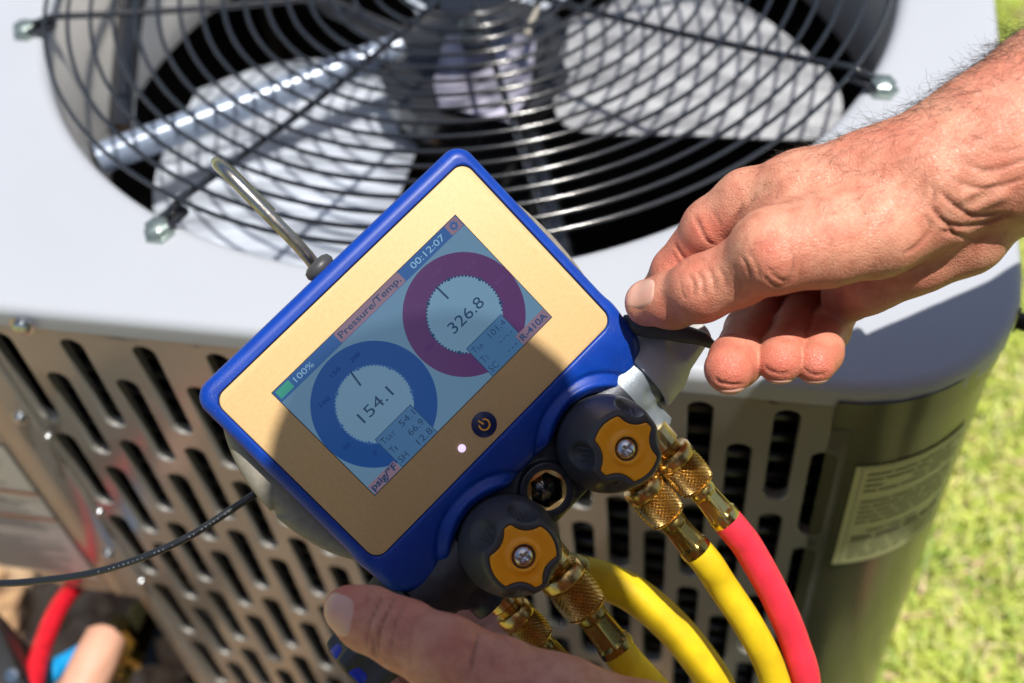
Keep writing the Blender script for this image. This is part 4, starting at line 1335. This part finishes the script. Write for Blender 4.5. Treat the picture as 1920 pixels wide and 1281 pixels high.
# the rest of him stands outside the picture, leaning over the condenser from the right
SH_R, SH_L = np.array([.51, .13, .60 + ZT]), np.array([.29, -.20, .52 + ZT])
EL_R = to_world(np.array([[.37, .17, -.47]]))[0]
EL_L = to_world(np.array([[.27, -.29, -.46]]))[0]
WR_R, WR_L = to_world(C3(1960, 240, .50)[None])[0], to_world(C3(1500, 1590, .46)[None])[0]
NK = np.array([.34, -.03, .69 + ZT]); HDC = dev_world(dpx((868, 1035), 0.0)) + .75 * np.array(LS) - .03 * np.array([-.6, .5, .6])
PEL = np.array([.50, -.10, .18 + ZT])
FT_R, FT_L = np.array([.58, .10, .05]), np.array([.42, -.22, .05])
def figure(P, J):
    PEL, NK, SH_R, SH_L, EL_R, EL_L, WR_R, WR_L, HDC, FT_R, FT_L = J
    f32 = lambda v: np.asarray(v, np.float32)
    d = cone(P, PEL, PEL * .45 + NK * .55, .14, .155)
    d = smin(d, cone(P, PEL * .45 + NK * .55, NK - [.0, 0, .07], .155, .12), .06)
    d = smin(d, cone(P, SH_R, SH_L, .065, .065), .06)
    for s, e, w in ((SH_R, EL_R, WR_R), (SH_L, EL_L, WR_L)):
        d = smin(d, cone(P, s, e, .062, .046), .03)
        d = smin(d, cone(P, e, w, .044, .032), .015)
    d = smin(d, cone(P, NK, HDC - [-.05, .04, .05], .060, .055), .03)
    hd_ = HDC
    fdir = (HDC - NK) * [1, 1, 0]; fdir = fdir / np.linalg.norm(fdir) * .62 + np.array([0, 0, -.79]); fdir /= np.linalg.norm(fdir)   # both look down at the gauge
    updir = fdir * [.9, .9, 0] + np.array([0, 0, .5]); updir -= fdir * (updir @ fdir); updir /= np.linalg.norm(updir)
    sdir = np.cross(fdir, updir)
    L = (P - f32(hd_)); lx, ly, lz = L @ f32(sdir), L @ f32(updir), L @ f32(fdir)
    sk_ = np.sqrt((lx / .076) ** 2 + ((ly - .02) / .105) ** 2 + ((lz) / .095) ** 2) - 1
    h = sk_ * .08
    h = smin(h, np.sqrt((lx / .055) ** 2 + ((ly + .055) / .06) ** 2 + ((lz - .035) / .055) ** 2) * .05 - .05, .02)
    h = smin(h, cone(np.stack([lx, ly, lz], -1), (0, .018, .090), (0, -.022, .112), .009, .013), .008)
    for s in (-1, 1):
        h = smax(h, -(np.linalg.norm(np.stack([lx - s * .031, ly - .018, lz - .098], -1), axis=-1) - .014), .008)
        h = smin(h, np.linalg.norm(np.stack([lx - s * .031, ly - .016, lz - .083], -1), axis=-1) - .012, .003)
        h = smin(h, np.sqrt(((lx - s * .078) / .008) ** 2 + ((ly) / .03) ** 2 + ((lz + .005) / .02) ** 2) * .01 - .01, .004)
    h = smax(h, -cone(np.stack([lx, ly, lz], -1), (-.022, -.052, .097), (.022, -.052, .097), .003, .003), .004)
    d = smin(d, h, .02)
    for s, ft in ((1, FT_R), (-1, FT_L)):
        hip = PEL + np.array([.05, .08, -.06]) * s * [1, 1, 1] if s == 1 else PEL + np.array([-.05, -.08, -.06])
        kn = (hip + ft) / 2 + np.array([-.05, .04, 0])
        d = smin(d, cone(P, hip, kn, .085, .058), .04)
        d = smin(d, cone(P, kn, ft + [0, 0, .04], .056, .042), .02)
        d = smin(d, cone(P, ft, ft + [-.14, .12, -.015], .042, .034), .02)
    return d
JT = (PEL, NK, SH_R, SH_L, EL_R, EL_L, WR_R, WR_L, HDC, FT_R, FT_L)
def bodyf(P): return figure(P, JT)
Vb, Qb, Nb = nets(bodyf, (-.05, -.6, -.01), (1.0, .62, 1.85), .0125)
wb = np.zeros(len(Vb))
# leave out the coarse hands: stop each coarse forearm inside the fine one
PERS = empty('person', Matrix.Translation((.70, -.14, 0)), label='man whose hairy right forearm and left thumb hold the blue gauge', cat='person')
Va = np.concatenate([to_world(Vr), to_world(Vl), Vb])
Qa = np.concatenate([Qr, Ql + len(Vr), Qb + len(Vr) + len(Vl)])

m_skin, t, b = nmat('skin')
tc = t.nodes.new('ShaderNodeTexCoord')
def noise(s, det=4, st=None):
    n = t.nodes.new('ShaderNodeTexNoise'); n.inputs['Scale'].default_value = s; n.inputs['Detail'].default_value = det
    t.links.new(tc.outputs['Object'], n.inputs['Vector']); return n
def rng_(sock, a, b_, c=0, d=1):
    r = t.nodes.new('ShaderNodeMapRange'); r.inputs[1].default_value = a; r.inputs[2].default_value = b_; r.inputs[3].default_value = c; r.inputs[4].default_value = d
    t.links.new(sock, r.inputs[0]); return r.outputs[0]
def mixc(fac, A, B):
    mx = t.nodes.new('ShaderNodeMix'); mx.data_type = 'RGBA'
    if isinstance(fac, float): mx.inputs[0].default_value = fac
    else: t.links.new(fac, mx.inputs[0])
    for i, v in ((6, A), (7, B)):
        if isinstance(v, tuple): mx.inputs[i].default_value = v + (1,)
        else: t.links.new(v, mx.inputs[i])
    return mx.outputs[2]
c1 = mixc(rng_(noise(45, 5).outputs['Fac'], .35, .68), (.68, .335, .220), (.665, .250, .165))
c1 = mixc(rng_(noise(160, 5).outputs['Fac'], .42, .72, 0, .68), c1, (.47, .155, .095))
at_ = t.nodes.new('ShaderNodeAttribute'); at_.attribute_name = 'redness'
c1 = mixc(at_.outputs['Fac'], c1, (.60, .15, .10))
at2 = t.nodes.new('ShaderNodeAttribute'); at2.attribute_name = 'fold_shade'
c1 = mixc(at2.outputs['Fac'], c1, (.34, .13, .085))  # creases darkened in the colour, as shade in the grooves
vf = t.nodes.new('ShaderNodeTexVoronoi'); vf.inputs['Scale'].default_value = 190
t.links.new(tc.outputs['Object'], vf.inputs['Vector'])
c1 = mixc(rng_(vf.outputs['Distance'], .13, .07, 0, .30), c1, (.36, .13, .07))
t.links.new(c1, b.inputs['Base Color'])
b.inputs['Roughness'].default_value = .43
b.inputs['Specular IOR Level'].default_value = .42
b.inputs['Subsurface Weight'].default_value = .14
b.inputs['Subsurface Scale'].default_value = .003
b.inputs['Subsurface Radius'].default_value = (1, .35, .2)
# fine criss-cross skin relief
mp = t.nodes.new('ShaderNodeMapping'); mp.inputs['Scale'].default_value = (1, 1.7, 1.3); mp.inputs['Rotation'].default_value = (.3, .5, .9)
t.links.new(tc.outputs['Object'], mp.inputs[0])
dn = t.nodes.new('ShaderNodeTexNoise'); dn.inputs['Scale'].default_value = 90; dn.inputs['Detail'].default_value = 2
t.links.new(tc.outputs['Object'], dn.inputs['Vector'])
va = t.nodes.new('ShaderNodeVectorMath'); va.operation = 'SCALE'; va.inputs['Scale'].default_value = .006
t.links.new(dn.outputs['Color'], va.inputs[0])
vb = t.nodes.new('ShaderNodeVectorMath'); vb.operation = 'ADD'
t.links.new(mp.outputs[0], vb.inputs[0]); t.links.new(va.outputs[0], vb.inputs[1])
v1 = t.nodes.new('ShaderNodeTexVoronoi'); v1.feature = 'DISTANCE_TO_EDGE'; v1.inputs['Scale'].default_value = 620
t.links.new(vb.outputs[0], v1.inputs['Vector'])
v2 = t.nodes.new('ShaderNodeTexVoronoi'); v2.feature = 'DISTANCE_TO_EDGE'; v2.inputs['Scale'].default_value = 240
t.links.new(vb.outputs[0], v2.inputs['Vector'])
h1 = rng_(v1.outputs['Distance'], 0, .22); h2 = rng_(v2.outputs['Distance'], 0, .10)
ad = t.nodes.new('ShaderNodeMath'); ad.operation = 'MULTIPLY_ADD'; ad.inputs[1].default_value = .55
t.links.new(h2, ad.inputs[0]); t.links.new(h1, ad.inputs[2])
bp = t.nodes.new('ShaderNodeBump'); bp.inputs['Distance'].default_value = .00015; bp.inputs['Strength'].default_value = .8
t.links.new(ad.outputs[0], bp.inputs['Height']); t.links.new(bp.outputs[0], b.inputs['Normal'])

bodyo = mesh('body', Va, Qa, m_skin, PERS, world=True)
def spots(V, L):
    px = pxof(V); o = np.zeros(len(V))
    for x, y, r_, a in L: o = np.maximum(o, a * np.exp(-(((px[:, 0] - x) ** 2 + (px[:, 1] - y) ** 2) / r_ ** 2)))
    return o
rr_ = spots(Vr, [(1435, 468, 30, .55), (1320, 430, 50, .65), (1280, 480, 50, .6), (1310, 580, 45, .5), (1240, 600, 40, .6), (1372, 690, 60, .9), (1466, 680, 50, .9), (1538, 680, 50, .9), (1315, 535, 22, .35), (1620, 240, 60, .35), (1500, 600, 110, .55), (1900, 180, 120, .3)])
rl_ = spots(Vl, [(640, 1120, 60, .5), (760, 1120, 60, .4), (850, 1190, 50, .35)])
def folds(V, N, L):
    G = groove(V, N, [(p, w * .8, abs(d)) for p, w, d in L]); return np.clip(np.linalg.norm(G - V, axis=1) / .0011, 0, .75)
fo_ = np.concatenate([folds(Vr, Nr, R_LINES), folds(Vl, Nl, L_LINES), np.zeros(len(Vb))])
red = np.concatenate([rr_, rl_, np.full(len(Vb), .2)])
for nm, arr in (('redness', red), ('fold_shade', fo_)):
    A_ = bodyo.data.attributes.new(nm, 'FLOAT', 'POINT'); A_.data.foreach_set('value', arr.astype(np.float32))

# ---- nails: thin curved plates lying on the finger ends
M_nail = mat('fingernail', (.70, .36, .27), .34, spec=.45, var=(.72, .42, .33), vscale=90, vamt=.8, coat=.15, crough=.2, sss=.1)
def nail(name, fn, c, nz, xax, hw, hl, lift=.00035, parent=bodyo):
    c = np.array(c); nz = np.array(nz, float); nz /= np.linalg.norm(nz)
    xa = np.array(xax, float); xa -= nz * (xa @ nz); xa /= np.linalg.norm(xa); ya = np.cross(nz, xa)
    g = 17; V = []
    for j in range(g):
        for i in range(g):
            u, v = 2 * i / (g - 1) - 1, 2 * j / (g - 1) - 1
            # squircle outline
            r_ = max(abs(u), abs(v))
            if r_ > 0:
                ph = math.atan2(v, u); k = (abs(math.cos(ph)) ** 3.2 + abs(math.sin(ph)) ** 3.2) ** (-1 / 3.2)
                uu, vv = r_ * k * math.cos(ph), r_ * k * math.sin(ph)
            else: uu = vv = 0
            V.append(c + xa * uu * hl + ya * vv * hw)
    V = np.array(V); O = V.copy()
    t_ = np.full(len(V), .012)
    for _ in range(40):                      # walk down on to the finger
        d = fn((O + nz * t_[:, None]).astype(np.float32)); t_ = t_ - np.clip(d, -.002, .002) * .8
    S_ = O + nz * t_[:, None]
    rr = np.array([max(abs(2 * (i % g) / (g - 1) - 1), abs(2 * (i // g) / (g - 1) - 1)) for i in range(g * g)])
    S_ = S_ + nz * (lift * np.where(rr > .97, -.9, 1 - .2 * rr ** 4))[:, None]
    Fc = [[j * g + i, j * g + i + 1, (j + 1) * g + i + 1, (j + 1) * g + i] for j in range(g - 1) for i in range(g - 1)]
    o = mesh(name, to_world(S_), Fc, M_nail, parent, world=True)
    return o
c = C3(1204, 556, .541)
nail('fingernail', rhand, c, (-.22, .10, 1), (1, -.06, 0), .0064, .0076)
c = C3(643, 1147, .470)
nail('fingernail', lhand, c, (-.12, .05, 1), (.97, -.16, 0), .0083, .0073)
for x, y, d in ((1372, 699, .514), (1462, 680, .518), (1529, 684, .518)):
    nail('fingernail', rhand, C3(x, y, d), (-.10, -.86, .50), (-.15, .5, .85), .0056, .0050)

# ---- hair on the forearm
M_hair = mat('dark_arm_hair', (.035, .022, .014), .4)
pxr = pxof(Vr)
edge_y = np.interp(pxr[:, 0], [1240, 1380, 1480, 1660, 1800, 1920, 2000], [480, 320, 275, 205, 140, 85, 50])
rel = pxr[:, 1] - edge_y
wgt = np.where((pxr[:, 0] > 1390) & (Nr[:, 1] > -.2) & (rel < 190), (np.exp(-np.clip(rel, 0, 999) / 45) + .22 * np.exp(-(np.clip(rel, 0, 999) / 170) ** 2)) * np.clip((pxr[:, 0] - 1380) / 260, .12, 1), 0)
wgt *= (Nr[:, 2] > -.5)
pick = rng.choice(len(Vr), 1500, replace=False, p=wgt / wgt.sum())
parts = []
for i in pick:
    n_, p_ = Nr[i], Vr[i]
    L_ = random.uniform(.004, .015) if pxr[i, 0] > 1480 else random.uniform(.003, .007)
    along = np.array([-.55, -.1, 0]) + rng.normal(size=3) * .42
    along = along - n_ * (along @ n_)
    nrm = n_ * random.uniform(.12, .45)
    pts = []
    v = nrm + along * .9; v /= np.linalg.norm(v); q = p_ - n_ * .0003
    bend = along * .5 - n_ * .25 + rng.normal(size=3) * .35
    for k in range(6):
        pts.append(q.copy()); q = q + v * L_ / 5; v = v + bend * .28; v /= np.linalg.norm(v)
    parts.append(tube(to_world(np.array(pts)), np.linspace(.00006, .00002, 6), 3, caps=False))
mesh('arm_hair', *join(parts), M_hair, bodyo, world=True, kind='stuff')

# ---- clothes (he is outside the frame, but casts its shade)
def shirtf(P, J=JT):
    PEL, NK, SH_R, SH_L, EL_R, EL_L, WR_R, WR_L, HDC, FT_R, FT_L = J
    d = figure(P, J) - .012
    f32 = lambda v: np.asarray(v, np.float32)
    # keep torso and upper sleeves
    nk = (NK + np.array([-.03, .02, .03]))
    d = np.maximum(d, (P - f32(nk)) @ f32(np.array([-.35, .3, .88])) - .0)
    d = np.maximum(d, (PEL[2] - .12) - P[..., 2])
    for s, e in ((SH_R, EL_R), (SH_L, EL_L)):
        ax = (e - s) / np.linalg.norm(e - s)
        far = (P - f32(s + (e - s) * .55)) @ f32(ax)
        near = cone(P, s + (e - s) * .4, e + ax * .3, .16, .3)
        d = np.maximum(d, np.minimum(far, -near + .0) if False else smax(far, -9.0 * np.ones_like(far), .001) * (near < 0) + (near >= 0) * -1.0)
    return d
V, Q, _ = nets(shirtf, (-.02, -.5, .70), (.95, .5, 1.62), .016, project=0)
mesh('work_shirt', V, Q, mat('navy_cotton', (.03, .04, .08), .85, var=(.04, .05, .1), vscale=30, vamt=.6), bodyo, world=True)
def trf(P):
    return np.maximum(np.maximum(bodyf(P) - .016, P[..., 2] - (PEL[2] + .02)), .10 - P[..., 2])
V, Q, _ = nets(trf, (.3, -.6, .05), (1.05, .3, 1.05), .018, project=0)
mesh('work_trousers', V, Q, mat('dark_denim', (.05, .055, .07), .9), bodyo, world=True)
# cap
fdir = np.array([-.45, .42, -.79]); fdir /= np.linalg.norm(fdir)
updir = np.array([-.52, .42, .5]); updir -= fdir * (updir @ fdir); updir /= np.linalg.norm(updir)
HM = frame(updir, fdir, HDC + updir * .04)
g = [(.080 * math.cos(a), .080 * math.sin(a)) for a in np.linspace(0, math.pi / 2, 9)]
cap = join([lathe([(.079, -.012)] + [(max(r, .0005) * 1.06, z) for r, z in g], 32)])
brim = prism(np.array([(.030 + .066 * math.cos(a), .066 * math.sin(a)) for a in np.linspace(0, 2 * math.pi, 32, endpoint=False)]), -.012, -.008)
mesh('cap', *xf(join([cap, brim]), HM), mat('cap_cotton', (.04, .045, .05), .9), bodyo, world=True)

# ---- the photographer, standing behind the camera: added out of view to darken the soil and the cabinet's reflection
z3 = lambda *p: np.array([p[0], p[1], p[2] + ZT])
JP = (z3(-.04, -.30, .10), z3(-.01, -.30, .66), z3(.19, -.30, .56), z3(-.20, -.30, .56), z3(.27, -.20, .34), z3(-.27, -.20, .34),
      z3(.10, -.10, .50), z3(-.10, -.10, .50), z3(0, -.24, .86), np.array([.12, .00, .05]), np.array([-.20, .02, .05]))
PH = empty('person', Matrix.Translation((0, -.36, 0)), label='unseen second man in dark clothes added behind the camera to darken soil and cabinet', cat='person')
V, Q, _ = nets(lambda P: figure(P, JP), (-.45, -.65, 0), (.45, .25, 1.8), .014)
pb_ = mesh('body', V, Q, M_skin2 if False else mat('plain_skin', (.55, .30, .20), .5), PH, world=True)
V, Q, _ = nets(lambda P: shirtf(P, JP), (-.45, -.65, .70), (.45, .0, 1.5), .016, project=0)
mesh('jacket', V, Q, mat('black_jacket_cloth', (.025, .025, .03), .85), pb_, world=True)
V, Q, _ = nets(lambda P: np.maximum(np.maximum(figure(P, JP) - .016, P[..., 2] - .90), .10 - P[..., 2]), (-.4, -.65, .05), (.4, .25, .95), .018, project=0)
mesh('trousers', V, Q, mat('dark_trouser_cloth', (.03, .03, .035), .9), pb_, world=True)
# ================================================================== things low on the left
def gz(px, z):
    d = CF + (px[0] - 960) / F * CR - (px[1] - 640.5) / F * CU
    return CAM + d * ((z - CAM[2]) / d[2])
H_red2 = hose_mat('red_service_hose_rubber', (.75, .012, .03), (.65, .01, .025))
P = spline([at(160, 1085, 1.16), at(130, 1112, 1.12), at(105, 1150, 1.08), at(82, 1205, 1.04), at(68, 1255, 1.0), at(58, 1330, .96), at(60, 1500, .94), at(140, 1750, .95)], 60)
mesh('service_hose', *tube(P, .0085, 20), H_red2, None, label='red service hose rising in the lower left corner beside the condenser', cat='hose')
P = spline([at(160, 1222, 1.06), at(138, 1236, 1.05), at(112, 1250, 1.04), at(90, 1268, 1.03), at(60, 1300, 1.03), at(20, 1360, 1.04), at(-100, 1480, 1.08)], 50)
tag(mesh('service_hose', *tube(P, .0090, 20), mat('cyan_hose_rubber', (.005, .27, .62), .45), None), 'bright blue hose lying between the red hose and the pale wooden peg at lower left', 'hose')
# pale wooden handle of a tool leaning up
M_wood = mat('pale_pink_wood', (.62, .34, .24), .6, var=(.52, .27, .18), vscale=25, vamt=.8, stretch=(1, 1, 6))
P = np.array([at(203, 1186, .985), at(200, 1192, .983), at(178, 1240, .972), at(150, 1300, .962), at(100, 1400, .95), at(40, 1560, .96)])
V, Fc = tube(P, [.012, .0165, .0180, .0185, .0185, .017], 20, up=CR)
tool = tag(mesh('wooden_peg', V, Fc, M_wood, None, sharp=50), 'pale wooden peg pointing up at the lower left, right of the blue hose', 'peg')
# black box-shaped tool with a bright stud at the very corner
E = empty('tool_case', Matrix.Translation(gz((-10, 1330), .12)), label='black tool case edge with a bright stud in the bottom left corner', cat='tool case')
c = at(-30, 1330, .99)
g = xf(box((0, 0, 0), (.045, .06, .05), .008), Matrix.Translation(c) @ Matrix.Rotation(.5, 4, 'Z'))
mesh('case_body', *g, mat('black_case_plastic', (.02, .02, .022), .4), E, world=True, sharp=40)
mesh('stud', *xf(lathe([(.006, 0), (.0055, .003), (.0001, .004)], 16), frame(-CF, None, at(25, 1265, .95))), M_steel, E, world=True, sharp=40)
# copper line set and service valve under the service cover, and a dry brass fitting
E = empty('service_valve', AC.matrix_basis @ Matrix.Translation((-.33, -.37, .20)), label='dull brass service valve with copper line under the open corner of the condenser', cat='valve')
mesh('valve_body', *join([xf(lathe([(.018, -.03), (.018, .03), (.012, .034), (.012, .05)], 6), Matrix.Rotation(math.pi / 2, 4, 'X')), xf(lathe([(.011, 0), (.011, .045)], 16), Matrix.Translation((0, -.01, 0)))]), M_brassd, E, sharp=30)
mesh('copper_line', *tube(spline([(0, -.01, .04), (-.01, -.05, .02), (-.05, -.12, -.05), (-.16, -.2, -.16), (-.4, -.25, -.17)], 30), .008, 14), mat('copper', (.72, .33, .18), .35, metal=1), E)
